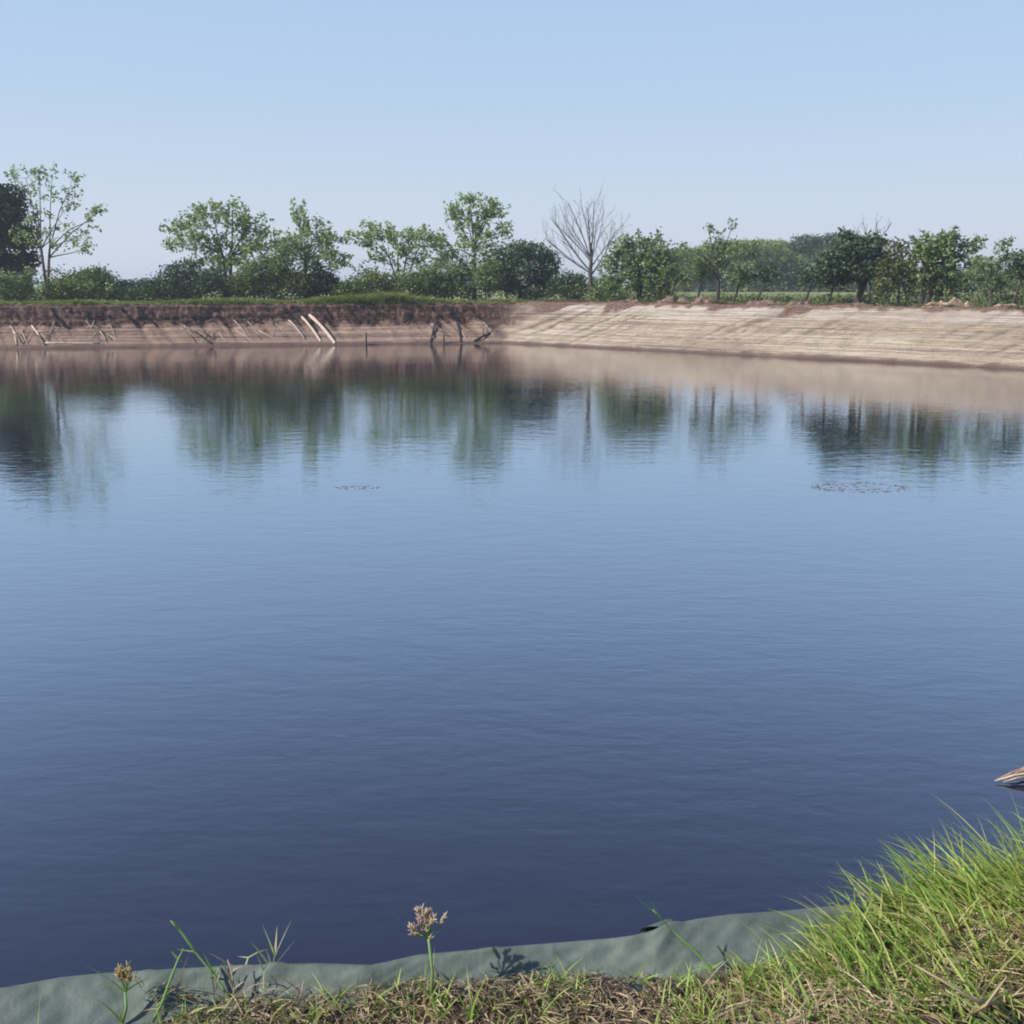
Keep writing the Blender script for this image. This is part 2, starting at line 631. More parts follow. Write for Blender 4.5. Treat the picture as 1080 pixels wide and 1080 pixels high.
# far rim in terms of the bearing
farm = S < S_D
FR = RIMP[farm]
FU = FR[:, 0] / FR[:, 1]
order = np.argsort(FU)
def rim_depth(u):
    # ratio x/y along the horizon
    d = ray(u, 310)
    return float(np.interp(d.x / d.y, FU[order], FR[order, 1]))

# ------------------------------------------------------------------ water
def water_material():
    m = Mat('pond_water')
    pos = m.geo()
    big = m.noise(m.scaled(pos, (.18, .30, 1)), 1.0, 2, .5)
    mid = m.noise(m.scaled(pos, (1.1, 2.3, 1)), 1.0, 3, .5, .3)
    fin = m.noise(m.scaled(pos, (3.2, 7.0, 1)), 1.0, 3, .55, .3)
    patch = m.ramp(m.noise(m.scaled(pos, (.05, .09, 1)), 1.0, 3, .6), [(.35, g3(.6)), (.65, g3(1))])
    hgt = m.math('ADD', m.math('MULTIPLY', mid, .6), m.math('MULTIPLY', fin, .30))
    hgt = m.math('MULTIPLY', hgt, patch)
    hgt = m.math('ADD', hgt, m.math('MULTIPLY', big, .5))
    nrm = m.bump(hgt, 1.0, .0125)
    dif = m.n('ShaderNodeBsdfDiffuse')
    dif.inputs['Color'].default_value = (.017, .018, .032, 1)
    gl = m.n('ShaderNodeBsdfGlossy')
    gl.inputs['Color'].default_value = (.86, .94, 1.0, 1)
    gl.inputs['Roughness'].default_value = .018
    lw = m.n('ShaderNodeLayerWeight')
    lw.inputs['Blend'].default_value = .5
    for nd in (dif, gl, lw):
        m.l(nrm, nd.inputs['Normal'])
    def curve(stops):
        nd = m.n('ShaderNodeValToRGB')
        c = nd.color_ramp
        c.interpolation = 'B_SPLINE'
        c.elements[0].position, c.elements[0].color = stops[0][0], (*stops[0][1], 1)
        c.elements[1].position, c.elements[1].color = stops[-1][0], (*stops[-1][1], 1)
        for p_, q_ in stops[1:-1]:
            c.elements.new(p_).color = (*q_, 1)
        m.l(lw.outputs['Facing'], nd.inputs[0])
        return nd.outputs[0]
    fr = curve([(0, g3(.03)), (.2, g3(.04)), (.4, g3(.085)), (.5, g3(.16)), (.6, g3(.31)), (.7, g3(.53)), (.8, g3(.72)), (.9, g3(.85)), (1, g3(.96))])
    m.l(curve([(0, (.80, .83, .94)), (.45, (.79, .84, .95)), (.8, (.80, .90, .97)), (.9, (.92, .95, .98)), (.96, (1, .96, .93)), (1, (1, .96, .93))]), gl.inputs['Color'])
    ms = m.n('ShaderNodeMixShader')
    m.l(fr, ms.inputs[0])
    m.l(dif.outputs[0], ms.inputs[1])
    m.l(gl.outputs[0], ms.inputs[2])
    m.l(ms.outputs[0], m.t.nodes['Material Output'].inputs['Surface'])
    m.t.nodes.remove(m.b)
    return m.m
pv = P - NRM * -0.9     # reaches a little into the bank
step = 12
ring = [tuple(pv[i]) + (0.0,) for i in range(0, N0, step)]
water = link('water', mesh('water', ring, [tuple(range(len(ring)))]), water_material())
if water.data.polygons[0].normal.z < 0:
    water.data.flip_normals()
tag(water, kind='structure')

# ------------------------------------------------------------------ trees
def leaf_cards(cent, L, W, droop=.15, flat=.35):
    """a mesh of separate pointed leaves, one diamond each"""
    n = len(cent)
    a = rng.normal(size=(n, 3))
    a[:, 2] = a[:, 2] * (1 - flat) - droop
    a /= np.linalg.norm(a, axis=1)[:, None]
    r = rng.normal(size=(n, 3))
    b = np.cross(a, r)
    b /= np.linalg.norm(b, axis=1)[:, None] + 1e-9
    l = (L * rng.uniform(.7, 1.3, n))[:, None]
    wd = (W * rng.uniform(.7, 1.3, n))[:, None]
    v = np.stack([cent - a * l * .5, cent + b * wd * .5 - a * l * .08, cent + a * l * .5, cent - b * wd * .5 - a * l * .08], 1).reshape(-1, 3)
    f = np.arange(4 * n).reshape(-1, 4)
    return v, f

def grow(mb, start_nodes, targets, r_end, gnarl=.06):
    """join clump centres to the nearest limb node, like twigs; start_nodes: list of (Vector, radius)"""
    nodes = [(Vector(p), r) for p, r in start_nodes]
    arr = np.array([tuple(p) for p, _ in nodes])
    st = arr[0]
    tg = sorted(targets, key=lambda q: np.linalg.norm(np.array(q) - st))
    for q in tg:
        q = np.array(q)
        d = np.linalg.norm(arr - q, axis=1)
        k = int(np.argmin(d))
        p0, r0 = nodes[k]
        p1 = Vector(q)
        L = (p1 - p0).length
        if L < 1e-3:
            continue
        mid = (p0 + p1) * .5 + Vector(rng.normal(size=3)) * L * gnarl + Vector((0, 0, -L * .06))
        r1 = max(r_end, r0 * .62)
        mb.tube([p0, mid, p1], [min(r0 * .8, r1 * 1.3), r1, max(r_end * .7, r1 * .7)], 4, False)
        nodes.append((p1, r1 * .8))
        arr = np.vstack([arr, q[None]])

def make_tree(name, label, cat, u, off, blobs, leaf, trunk=(None, .12), bark=BARK, clump=13, sig=.30, L=.27, W=.13,
              group=None, foot_u=None, stems=1, depth=None, flatten=.6, base_v=None, crown_name='crown', trunk_name='trunk'):
    """blobs: (u, v, ru, rv, clumps) read off where the crown's masses stand, put at the tree's own distance"""
    D = (rim_depth(u) + off) if depth is None else depth
    px = D / F * 1.03
    fx = at_depth(u if foot_u is None else foot_u, 312, D).x
    z0 = floor_z(fx, D) - .05
    foot = Vector((fx, D, z0))
    root = thing(name, label, cat, foot, group)
    split_v, tr = trunk
    mb = MB()
    clumps = []
    per = []
    for (bu, bv, ru, rv, n) in blobs:
        c = at_depth(bu, bv, D)
        c.y += rng.uniform(-.4, .4) * ru * px
        airy = cat == 'tree' and leaf in ('fresh', 'mid', 'olive')
        n = max(4, int(n * (.62 if airy else 1.3)))
        q = rng.normal(size=(n, 3))
        q /= np.linalg.norm(q, axis=1)[:, None]
        q *= rng.uniform(.12, 1, n)[:, None] ** (1 / 2.2)
        if airy:
            q *= np.where(rng.uniform(size=n) < .16, rng.uniform(1.1, 1.45, n), 1.0)[:, None]
        q = q * np.array([ru * px, ru * px * .9, rv * px]) + np.array(tuple(c))
        q = q[q[:, 2] > z0 + .12]
        per.append((c, q))
        clumps.append(q)
    # trunk
    top_u = np.mean([b[0] for b in blobs])
    if split_v is None:
        split_v = np.mean([b[1] for b in blobs]) + .2 * np.mean([b[3] for b in blobs])
    for k in range(stems):
        f = foot + Vector((rng.uniform(-1, 1), rng.uniform(-1, 1), 0)) * (0 if stems == 1 else .22)
        tgt_u = u if stems == 1 else u + (k - (stems - 1) / 2) * 9
        sp = at_depth(tgt_u, split_v, D + (0 if stems == 1 else rng.uniform(-.5, .5)))
        pts, rd = [], []
        M = 7
        for i in range(M):
            t = i / (M - 1)
            p = f.lerp(sp, t) + Vector((math.sin(t * 3.1 + k) * .5, math.cos(t * 4 + k) * .4, 0)) * tr * math.sin(t * math.pi)
            pts.append(p)
            rd.append(tr * (1.25 - .55 * t) if i else tr * 1.55)
        mb.tube(pts, rd, 8, False)
        if k == 0:
            trunk_nodes = list(zip(pts, rd))
        else:
            trunk_nodes += list(zip(pts[3:], rd[3:]))
    for c, q in per:
        if not len(q):
            continue
        # limb from the trunk to the mass
        cand = [(p, r) for p, r in trunk_nodes if p.z < c.z] or trunk_nodes[:2]
        hi = [x for x in cand if x[0].z > z0 + .35 * (sp.z - z0)] or cand[-1:]
        p0, r0 = min(hi, key=lambda x: (x[0] - c).length + random.uniform(0, .6))
        mid = p0.lerp(c, .5) + Vector((0, 0, .12 * (c - p0).length)) * random.uniform(-.2, 1)
        r1 = max(.025, r0 * .6)
        mb.tube([p0, p0.lerp(mid, .5) + Vector((0, 0, .02)), mid, c], [r1, r1 * .85, r1 * .65, r1 * .4], 5, False)
        grow(mb, [(mid, r1 * .6), (mid.lerp(c, .5), r1 * .5), (c, r1 * .4)], list(q), .011)
    tb = mb.build(trunk_name, bark, root)
    for v in tb.data.vertices:
        v.co -= foot
    allc = np.concatenate(clumps)
    n = rng.poisson(clump, len(allc))
    if airy:
        # sprays: leaves strung along the twig, which points out of the crown and a little up
        n = rng.poisson(clump * 1.75, len(allc))
        hub = allc.mean(0) - np.array([0, 0, 1.0])
        dv = allc - hub
        dv /= np.linalg.norm(dv, axis=1)[:, None]
        dv = dv + rng.normal(size=dv.shape) * .45
        dv /= np.linalg.norm(dv, axis=1)[:, None]
        ln = rng.uniform(.5, 1.25, len(allc)) * sig * 3.6
        tt = rng.uniform(-.45, .75, n.sum())
        cen = np.repeat(allc, n, 0) + np.repeat(dv * ln[:, None], n, 0) * tt[:, None]
        cen += rng.normal(size=cen.shape) * sig * (.62 - .35 * np.abs(tt))[:, None]
    else:
        cen = np.repeat(allc, n, 0) + rng.normal(size=(n.sum(), 3)) * np.array([sig, sig, sig * flatten])
    v, f = leaf_cards(cen, L * 1.22, W * (1.35 if airy else 1.25))
    v -= np.array(tuple(foot))
    link(crown_name, mesh(crown_name, v, f), LEAF[leaf], root)
    return root

# --- the left shore, left to right
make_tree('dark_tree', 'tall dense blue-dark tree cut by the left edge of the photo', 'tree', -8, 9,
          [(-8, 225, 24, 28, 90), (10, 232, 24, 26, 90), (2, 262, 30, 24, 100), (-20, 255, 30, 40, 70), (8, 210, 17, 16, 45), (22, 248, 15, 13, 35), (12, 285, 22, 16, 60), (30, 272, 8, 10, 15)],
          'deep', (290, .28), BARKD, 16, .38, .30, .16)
make_tree('slender_tree', 'tallest airy tree with a forked pale-leaved crown beside the dark tree at far left', 'tree', 48, 5,
          [(28, 188, 16, 13, 18), (52, 192, 14, 14, 16), (74, 196, 10, 18, 18), (66, 222, 14, 18, 26), (40, 215, 14, 16, 16), (96, 232, 9, 14, 16),
           (84, 250, 16, 13, 22), (60, 250, 18, 12, 18), (32, 246, 16, 16, 34), (90, 264, 10, 6, 10), (42, 180, 5, 7, 6), (12, 184, 7, 3, 6), (103, 225, 4, 7, 5)],
          'fresh', (262, .13), BARK, 6, .22, .25, .11, stems=2)
make_tree('tall_bush', 'light green bush at the foot of the dark tree, at the left edge', 'bush', 8, 3.0,
          [(2, 300, 14, 18, 50), (18, 305, 12, 14, 45), (28, 296, 9, 12, 25)], 'mid', (306, .06), BARKD, 13, .26, .22, .12, crown_name='foliage', trunk_name='stem')
make_tree('round_bush', 'rounded green bush just right of the slender tree trunk', 'bush', 97, 6,
          [(92, 298, 18, 14, 75), (106, 296, 18, 14, 75), (78, 302, 14, 11, 45), (98, 306, 28, 10, 70)], 'mid', (304, .07), BARKD, 14, .28, .23, .12, crown_name='foliage', trunk_name='stem')
make_tree('low_bush', 'low dark bush in the gap left of the broad spreading tree', 'bush', 140, 9,
          [(132, 305, 16, 9, 45), (150, 306, 16, 9, 45), (122, 304, 8, 12, 20)], 'dark', (310, .05), BARKD, 13, .28, .23, .12, crown_name='foliage', trunk_name='stem')
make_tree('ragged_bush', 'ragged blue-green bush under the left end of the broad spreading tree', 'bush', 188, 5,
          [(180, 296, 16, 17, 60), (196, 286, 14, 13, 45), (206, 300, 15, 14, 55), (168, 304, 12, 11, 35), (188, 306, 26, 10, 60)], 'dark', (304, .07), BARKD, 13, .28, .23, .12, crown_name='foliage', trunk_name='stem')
make_tree('spreading_tree', 'broad layered tree with sunny leaf tiers between ragged bush and slanting tree', 'tree', 240, 6,
          [(185, 243, 12, 9, 18), (205, 240, 17, 13, 34), (225, 228, 18, 12, 42), (246, 232, 18, 13, 44), (262, 238, 14, 11, 28), (278, 242, 10, 7, 16), (190, 258, 14, 8, 18),
           (215, 258, 20, 9, 28), (240, 254, 20, 9, 32), (262, 258, 14, 10, 24), (246, 216, 3, 6, 6), (210, 220, 6, 5, 7), (232, 274, 16, 8, 26), (254, 274, 14, 9, 26), (212, 272, 14, 7, 18), (274, 262, 14, 9, 24), (290, 254, 8, 7, 12)],
          'fresh', (270, .17), BARK, 11, .27, .26, .13, stems=2)
make_tree('leafy_bush', 'full green bush under the right end of the broad spreading tree', 'bush', 278, 4,
          [(266, 292, 16, 16, 65), (284, 284, 18, 16, 75), (298, 280, 14, 18, 60), (282, 302, 28, 12, 80), (304, 262, 10, 10, 24)], 'mid', (304, .09), BARKD, 13, .28, .24, .12, crown_name='foliage', trunk_name='stem')
make_tree('slanting_tree', 'one-sided tree whose tall spiky left top leans over a shaded rounded bush', 'tree', 322, 7,
          [(312, 221, 6, 6, 9), (320, 234, 10, 12, 26), (332, 246, 16, 12, 36), (318, 256, 14, 10, 26), (345, 250, 12, 12, 26), (356, 268, 9, 12, 18), (336, 264, 16, 10, 26), (361, 252, 4, 5, 5), (306, 252, 8, 8, 12), (322, 274, 16, 9, 30), (344, 278, 14, 8, 26), (364, 276, 7, 5, 9), (296, 262, 10, 8, 16)],
          'fresh', (276, .14), BARK, 11, .26, .25, .13)
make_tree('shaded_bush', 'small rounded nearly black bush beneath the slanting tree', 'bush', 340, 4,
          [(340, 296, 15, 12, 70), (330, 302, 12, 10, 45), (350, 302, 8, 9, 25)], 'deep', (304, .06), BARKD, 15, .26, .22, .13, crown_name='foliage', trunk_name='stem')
make_tree('flat_topped_tree', 'flat topped tree on many thin stems with sky showing under its canopy', 'tree', 424, 6,
          [(390, 250, 14, 8, 22), (408, 248, 16, 10, 34), (428, 254, 17, 10, 38), (448, 250, 17, 11, 38), (462, 258, 10, 8, 18), (393, 240, 8, 5, 10), (420, 264, 22, 6, 24), (384, 258, 8, 6, 10), (398, 276, 14, 8, 14), (446, 274, 16, 9, 20), (462, 272, 12, 10, 20), (424, 282, 12, 7, 12)],
          'fresh', (272, .09), BARK, 12, .27, .25, .13, stems=4)
make_tree('undergrowth_bush', 'sunlit bush growing between the thin stems of the flat topped tree', 'bush', 408, 3.5,
          [(396, 296, 14, 11, 35), (414, 298, 14, 10, 35), (384, 304, 12, 8, 24)], 'bush', (306, .05), BARKD, 11, .26, .22, .12, crown_name='foliage', trunk_name='stem')
make_tree('brown_green_bush', 'dull olive bush at the foot of the tall open-crowned tree', 'bush', 468, 4,
          [(456, 294, 14, 14, 45), (472, 290, 14, 14, 45), (484, 300, 12, 12, 35), (464, 304, 22, 9, 45)], 'mid', (304, .07), BARKD, 12, .27, .23, .12, crown_name='foliage', trunk_name='stem')
make_tree('open_crowned_tree', 'tall tree with an open tufted crown rising above its neighbours at centre left', 'tree', 500, 7,
          [(474, 224, 12, 6, 14), (488, 222, 14, 12, 30), (506, 220, 16, 11, 34), (522, 222, 12, 10, 22), (494, 240, 15, 10, 28), (514, 242, 16, 10, 30), (532, 244, 9, 8, 16), (496, 210, 5, 5, 6), (520, 212, 6, 4, 6),
           (500, 272, 18, 11, 34), (486, 282, 16, 11, 32), (512, 260, 14, 10, 26), (474, 262, 14, 8, 18), (494, 254, 14, 8, 20)],
          'fresh', (262, .16), BARK, 11, .26, .25, .13)
make_tree('umbrella_tree', 'dark rounded umbrella shaped tree left of the bare tree', 'tree', 548, 5,
          [(526, 278, 15, 14, 60), (545, 268, 18, 12, 75), (565, 268, 17, 12, 75), (578, 280, 11, 13, 45), (552, 286, 24, 12, 80), (518, 294, 14, 14, 50), (572, 298, 12, 12, 40), (538, 300, 14, 9, 40)],
          'dark', (292, .13), BARKD, 14, .28, .24, .13)
make_tree('scrubby_bush', 'low scrubby dark bush between the umbrella tree and the bare tree', 'bush', 598, 5,
          [(592, 302, 13, 9, 40), (608, 300, 12, 10, 40), (598, 294, 8, 7, 18)], 'dark', (306, .06), BARKD, 12, .26, .22, .12, crown_name='foliage', trunk_name='stem')
make_tree('thin_bush', 'thin leafy bush just right of the bare tree trunk', 'bush', 640, 8,
          [(636, 300, 10, 10, 22), (648, 302, 9, 8, 20)], 'mid', (306, .05), BARKD, 11, .26, .22, .12, crown_name='foliage', trunk_name='stem')

for bu, bv, rr_, hh, lf, lab in [
        (222, 294, 12, 14, 'dark', 'dark upright bush before the twin stems of the broad spreading tree'),
        (256, 298, 12, 12, 'bush', 'sunny yellow-green bush right of the broad spreading tree stems'),
        (316, 294, 10, 14, 'olive', 'olive tinted bush at the left side of the small nearly black bush'),
        (366, 302, 13, 9, 'bush', 'low sunny bush right of the small nearly black bush'),
        (436, 294, 15, 14, 'mid', 'green bush under the right half of the flat topped tree'),
        (512, 290, 13, 17, 'mid', 'upright green bush against the trunk of the tall open-crowned tree'),
        (62, 304, 12, 11, 'bush', 'light low bush at the foot of the slender tree')]:
    make_tree('leafy_bush', lab, 'bush', bu, 3.2,
              [(bu - rr_ * .4, bv + 2, rr_ * .8, hh * .8, 40), (bu + rr_ * .45, bv, rr_ * .75, hh, 40), (bu, bv + 6, rr_, hh * .6, 40)], lf, (min(306, bv + 8), .06), BARKD, 12, .25, .2, .11,
              crown_name='foliage', trunk_name='stem')

# --- right shore
make_tree('feathery_tree', 'feathery round topped tree just right of the bare tree', 'tree', 674, 5,
          [(652, 280, 18, 16, 90), (672, 268, 20, 16, 110), (690, 270, 15, 16, 90), (702, 282, 12, 16, 70), (675, 288, 26, 14, 120), (650, 298, 13, 12, 30), (694, 300, 15, 10, 36), (693, 250, 3, 8, 8), (664, 256, 9, 7, 14), (676, 302, 20, 8, 36)],
          'mid', (284, .15), BARKD, 11, .26, .24, .12)
make_tree('twiggy_topped_tree', 'thin dark-trunked tree with twigs sticking out of its top, in front of the wood', 'tree', 757, 4.5,
          [(735, 272, 10, 8, 14), (752, 262, 14, 11, 26), (772, 266, 14, 9, 22), (762, 278, 20, 8, 26), (747, 240, 5, 4, 5), (772, 240, 3, 7, 6), (785, 262, 8, 6, 9), (722, 262, 7, 4, 5), (758, 246, 5, 6, 6)],
          'mid', (286, .13), BARKD, 8, .24, .22, .11)
make_tree('dark_crowned_tree', 'dark heavy crowned tree with a pale bare top, standing on two leaning trunks', 'tree', 912, 4.5,
          [(884, 276, 15, 14, 60), (900, 262, 17, 15, 75), (920, 262, 14, 15, 60), (905, 286, 22, 12, 75), (930, 278, 11, 12, 35), (872, 282, 10, 12, 30), (893, 248, 8, 6, 14)],
          'dark', (290, .17), BARKD, 13, .26, .23, .13, foot_u=903, stems=2)
make_tree('olive_tree', 'small yellowish olive leaved tree between two dark crowned trees', 'tree', 948, 3.5,
          [(938, 290, 13, 12, 34), (952, 276, 13, 14, 38), (958, 292, 12, 13, 34), (936, 302, 12, 9, 24), (944, 262, 8, 7, 12), (928, 284, 7, 6, 10)], 'olive', (296, .08), BARK, 11, .22, .2, .11)
make_tree('twin_trunk_tree', 'large ragged crowned tree on twin dark trunks, right of the olive tree', 'tree', 980, 4.5,
          [(980, 258, 16, 11, 44), (1000, 256, 14, 10, 36), (972, 274, 15, 14, 52), (992, 276, 18, 14, 60), (1012, 270, 13, 13, 34), (1026, 260, 9, 6, 14), (1008, 290, 15, 12, 38), (976, 292, 13, 10, 30), (995, 302, 13, 9, 24)],
          'mid', (284, .16), BARKD, 12, .23, .21, .12, foot_u=973, stems=2)
make_tree('sparse_tree', 'sparse see-through young tree near the right edge', 'tree', 1046, 4,
          [(1036, 280, 12, 12, 18), (1052, 274, 12, 14, 20), (1046, 292, 16, 12, 30), (1056, 258, 4, 7, 7), (1030, 296, 10, 12, 18), (1064, 268, 4, 8, 7), (1062, 296, 10, 10, 18)],
          'mid', (290, .08), BARK, 9, .2, .19, .1)
make_tree('edge_tree', 'small tree on a leaning trunk cut by the right edge of the photo', 'tree', 1078, 4,
          [(1080, 276, 12, 10, 34), (1090, 284, 12, 12, 34), (1072, 284, 8, 7, 14)], 'dark', (292, .09), BARKD, 12, .22, .2, .11, foot_u=1067)
# leaning young trees along the right rim
LEAN = [(704, 712, 286, 'mid', 'leftmost small tree leaning right below the feathery tree'),
        (733, 740, 284, 'mid', 'thin leaning young tree just left of the twiggy topped tree'),
        (772, 780, 288, 'mid', 'leaning young tree just right of the twiggy topped tree'),
        (796, 806, 286, 'dark', 'dark young tree leaning right, on the rim before the bright middle of the wood'),
        (847, 856, 288, 'dark', 'slim leaning young tree before the grey-green end of the wood'),
        (872, 880, 290, 'deep', 'leaning young tree just left of the dark heavy crowned tree')]
for f, t, v, lf, lab in LEAN:
    make_tree('leaning_tree', lab, 'tree', t, 4.5,
              [(t, v, 12, 9, 26), (t + 9, v + 5, 10, 7, 18), (t - 8, v + 5, 9, 6, 14)], lf, (299, .085), BARKD, 10, .22, .2, .11,
              group='young trees leaning along the right rim', foot_u=f)

# --- bare trees: branches only
def bare_tree(name, label, u, off, spec, tr, split_v, bark, foot_u=None, twigs=3, seed=1, keep_out=None):
    rs = random.Random(seed)
    D = rim_depth(u) + off
    x0 = at_depth(u if foot_u is None else foot_u, 312, D).x
    foot = Vector((x0, D, floor_z(x0, D) - .05))
    root = thing(name, label, 'tree', foot)
    mb = MB()
    sp = at_depth(u, split_v, D)
    pts = [foot.lerp(sp, i / 6) + Vector((.05 * math.sin(i * 1.7), .04 * math.cos(i * 2), 0)) for i in range(7)]
    mb.tube(pts, [tr * (1.5 if i == 0 else 1.15 - .07 * i) for i in range(7)], 8, False)
    br = MB()
    def shoot(p, d, L, r, lev):
        q = [p]
        rr = [r]
        n = 4
        dd = d.copy()
        for i in range(n):
            dd = (dd + Vector((rs.gauss(0, .10), rs.gauss(0, .10), rs.gauss(.015, .08)))).normalized()
            q.append(q[-1] + dd * L / n)
            rr.append(r * (1 - .17 * (i + 1)))
        br.tube(q, rr, 5 if lev < 2 else 3, False)
        if lev >= twigs:
            return
        k = (6, 4, 3)[min(lev, 2)]
        for i in range(k):
            t = .30 + .70 * (i + rs.random() * .6) / k
            j = min(n - 1, int(t * n))
            pp = q[j].lerp(q[j + 1], t * n - j) if t < 1 else q[-1]
            ax = Vector((rs.gauss(0, 1), rs.gauss(0, .8), rs.gauss(.35, .5))).normalized()
            nd = (dd * .85 + ax * .62).normalized()
            shoot(pp, nd, L * rs.uniform(.22, .42), max(.008, rr[j] * .5), lev + 1)
    for (pv_, tu, tv, dy, rad) in spec:
        t = (pv_ - 312) / (split_v - 312)
        p = foot.lerp(sp, max(0, min(1, t)))
        tgt = at_depth(tu, tv, D + dy)
        shoot(p, (tgt - p).normalized(), (tgt - p).length * .92, rad, 0)
    for b, nm in ((mb, 'trunk'), (br, 'branches')):
        o = b.build(nm, BARK if nm == 'trunk' else bark, root)
        for vv in o.data.vertices:
            vv.co -= foot
    return root
SPEC = []
for k, ad in enumerate([-84, -68, -55, -42, -28, -14, 2, 14, 27, 40, 54, 68, 82, -75, 74, -35, 35]):
    aa = R(ad)
    rr = (48, 41, 46, 39)[k % 4]
    SPEC.append((262 + 22 * abs(ad) / 84 + (k % 3) * 3, 615 + math.sin(aa) * rr, 256 - math.cos(aa) * rr * 1.16 + 2, (-1.4, 1.2, .2, -.5)[k % 4], .062 if k < 13 else .045))
bare_tree('bare_tree', 'leafless grey tree with fanned bare branches, alone at the far bank', 623, 5, SPEC, .17, 256, BARKG, None, 3, 4)
bare_tree('dead_topped_tree', 'bare pale twigs of a leafless tree rising behind the dark heavy crowned tree', 920, 8,
          [(262, 908, 232, .3, .05), (262, 940, 232, .3, .06), (266, 922, 230, -.4, .06), (270, 900, 242, .4, .04)],
          .13, 258, BARKG, 916, 2, 9)

# --- the wood beyond the green field
def wood_proto(h, wid, leaf, seed):
    r2 = np.random.default_rng(seed)
    root = thing('wood_tree', 'x', 'tree', (0, 0, 0))
    mb = MB()
    mb.tube([(0, 0, -.2), (.1, 0, h * .3), (0, .1, h * .6)], [.28, .22, .12], 7, False)
    cl = []
    for k in range(13):
        c = np.array([r2.uniform(-.55, .55) * wid, r2.uniform(-.5, .5) * wid, h * (r2.uniform(.14, .35) if k < 4 else r2.uniform(.4, .82))])
        rr = wid * r2.uniform(.26, .42)
        q = r2.normal(size=(34, 3))
        q /= np.linalg.norm(q, axis=1)[:, None]
        q *= r2.uniform(.3, 1, 34)[:, None] ** .5
        q = q * np.array([rr, rr, rr * .8]) + c
        q = q[(q[:, 2] > .3) & (q[:, 2] < h)]
        cl.append(q)
        mb.tube([(0, 0, h * .25), tuple(c * np.array([.5, .5, .8])), tuple(c)], [.12, .08, .04], 4, False)
    mb.build('trunk', BARKD, root)
    cl = np.concatenate(cl)
    cen = np.repeat(cl, 16, 0) + r2.normal(size=(len(cl) * 16, 3)) * np.array([.5, .5, .38])
    v, f = leaf_cards(cen, .52, .28)
    link('crown', mesh('crown', v, f), LEAF[leaf], root)
    return root
def dup(root, loc, rz, sc):
    r = root.copy()
    COL.objects.link(r)
    r.location = loc
    r.rotation_euler = (0, 0, rz)
    r.scale = (sc, sc, sc)
    for ch in list(root.children):
        c = ch.copy()
        COL.objects.link(c)
        c.parent = r
    return r
protos = [wood_proto(13.5, 6.0, 'wood', 11), wood_proto(13.0, 5.2, 'wood', 12), wood_proto(13.5, 6.2, 'wooddark', 13), wood_proto(12.5, 5.8, 'mid', 14)]
used = set()
WOODSPEC = []
for k in range(24):                                # bright front of the wood, thinning to the right
    uu = 706 + k * 8.4
    kind = (0, 1, 0, 3)[k % 4] if uu < 835 else (2, 2, 3, 2)[k % 4]
    top = np.interp(uu, [700, 740, 790, 830, 860, 900], [258, 256, 250, 250, 244, 246])
    WOODSPEC.append((uu, rng.uniform(185, 225), top + rng.uniform(-3, 5), kind))
for k in range(11):
    uu = 912 + k * 17
    WOODSPEC.append((uu, rng.uniform(215, 260), rng.uniform(268, 280), (3, 0, 2)[k % 3]))
for k, uu in enumerate(range(-20, 660, 17)):       # low tree line on the horizon behind the left shore
    WOODSPEC.append((uu + rng.uniform(-5, 5), rng.uniform(235, 330), rng.uniform(287, 296), (2, 3, 2)[k % 3]))
for uu, D, top, kind in WOODSPEC:
    x = at_depth(uu, 305, D).x
    zt = at_depth(uu, top, D).z
    z0 = floor_z(x, D)
    src = protos[kind]
    hh = (13.5, 13.0, 13.5, 12.5)[kind] * .97
    sc = (zt - z0) / hh
    if kind not in used:
        used.add(kind)
        o = src
        o.location = (x, D, z0)
        o.scale = (sc,) * 3
        o.rotation_euler = (0, 0, rng.uniform(0, 6))
    else:
        o = dup(src, (x, D, z0), rng.uniform(0, 6), sc)
    if uu > 690 and uu < 905:
        o['label'] = 'leafy tree of the dense far wood beyond the green field'
        o['group'] = 'trees of the far wood'
    elif uu >= 905:
        o['label'] = 'low distant tree glimpsed past the trees near the right edge'
        o['group'] = 'distant trees at right'
    else:
        o['label'] = 'hazy low tree in the horizon line behind the left shore'
        o['group'] = 'distant trees at left'
    o['category'] = 'tree'

# ------------------------------------------------------------------ weeds along the far rim and the crop field
def tufts(name, pts, hs, mat, width, per, label=None, cat=None, spread=.12):
    mb = MB()
    for (x, y, z), hgt in zip(pts, hs):
        for _ in range(per):
            a = random.uniform(0, 2 * math.pi)
            d = Vector((math.cos(a) * .45, math.sin(a) * .45, 1))
            mb.blade((x + random.gauss(0, spread), y + random.gauss(0, spread), z - .03), d, hgt * random.uniform(.6, 1.2), width,
                     (math.cos(a) * .7, math.sin(a) * .7, -.5), 2)
    o = mb.build(name, LEAF[mat])
    return tag(o, label, cat, kind='stuff')

def rim_scatter(n, u0, u1, o0, o1):
    out = []
    ii = np.where(farm)[0]
    uu = 540 + F * RIMP[ii, 0] / RIMP[ii, 1] * 1.02
    ii = ii[(uu > u0) & (uu < u1)]
    for _ in range(n):
        i = int(rng.choice(ii))
        o = o0 + (o1 - o0) * rng.uniform(0, 1) ** 1.3
        x, y = RIMP[i] + NRM[i] * o + rng.normal(size=2) * .06
        out.append((x, y, floor_z(x, y)))
    return out
pts = rim_scatter(4400, -30, 552, .1, 5)
hs = []
for (x, y, z) in pts:
    u = 540 + F * x / y * 1.02
    k = .32 + 1.1 * math.exp(-((u - 395) / 55) ** 2) + .5 * math.exp(-((u - 245) / 30) ** 2) + .8 * max(0, noise.noise(Vector((x * .35, y * .35, 2))))
    hs.append(k)
tufts('rim_weeds', pts, hs, 'weed', .07, 7, 'yellow-green weeds along the top of the left bank', 'weeds', .2)
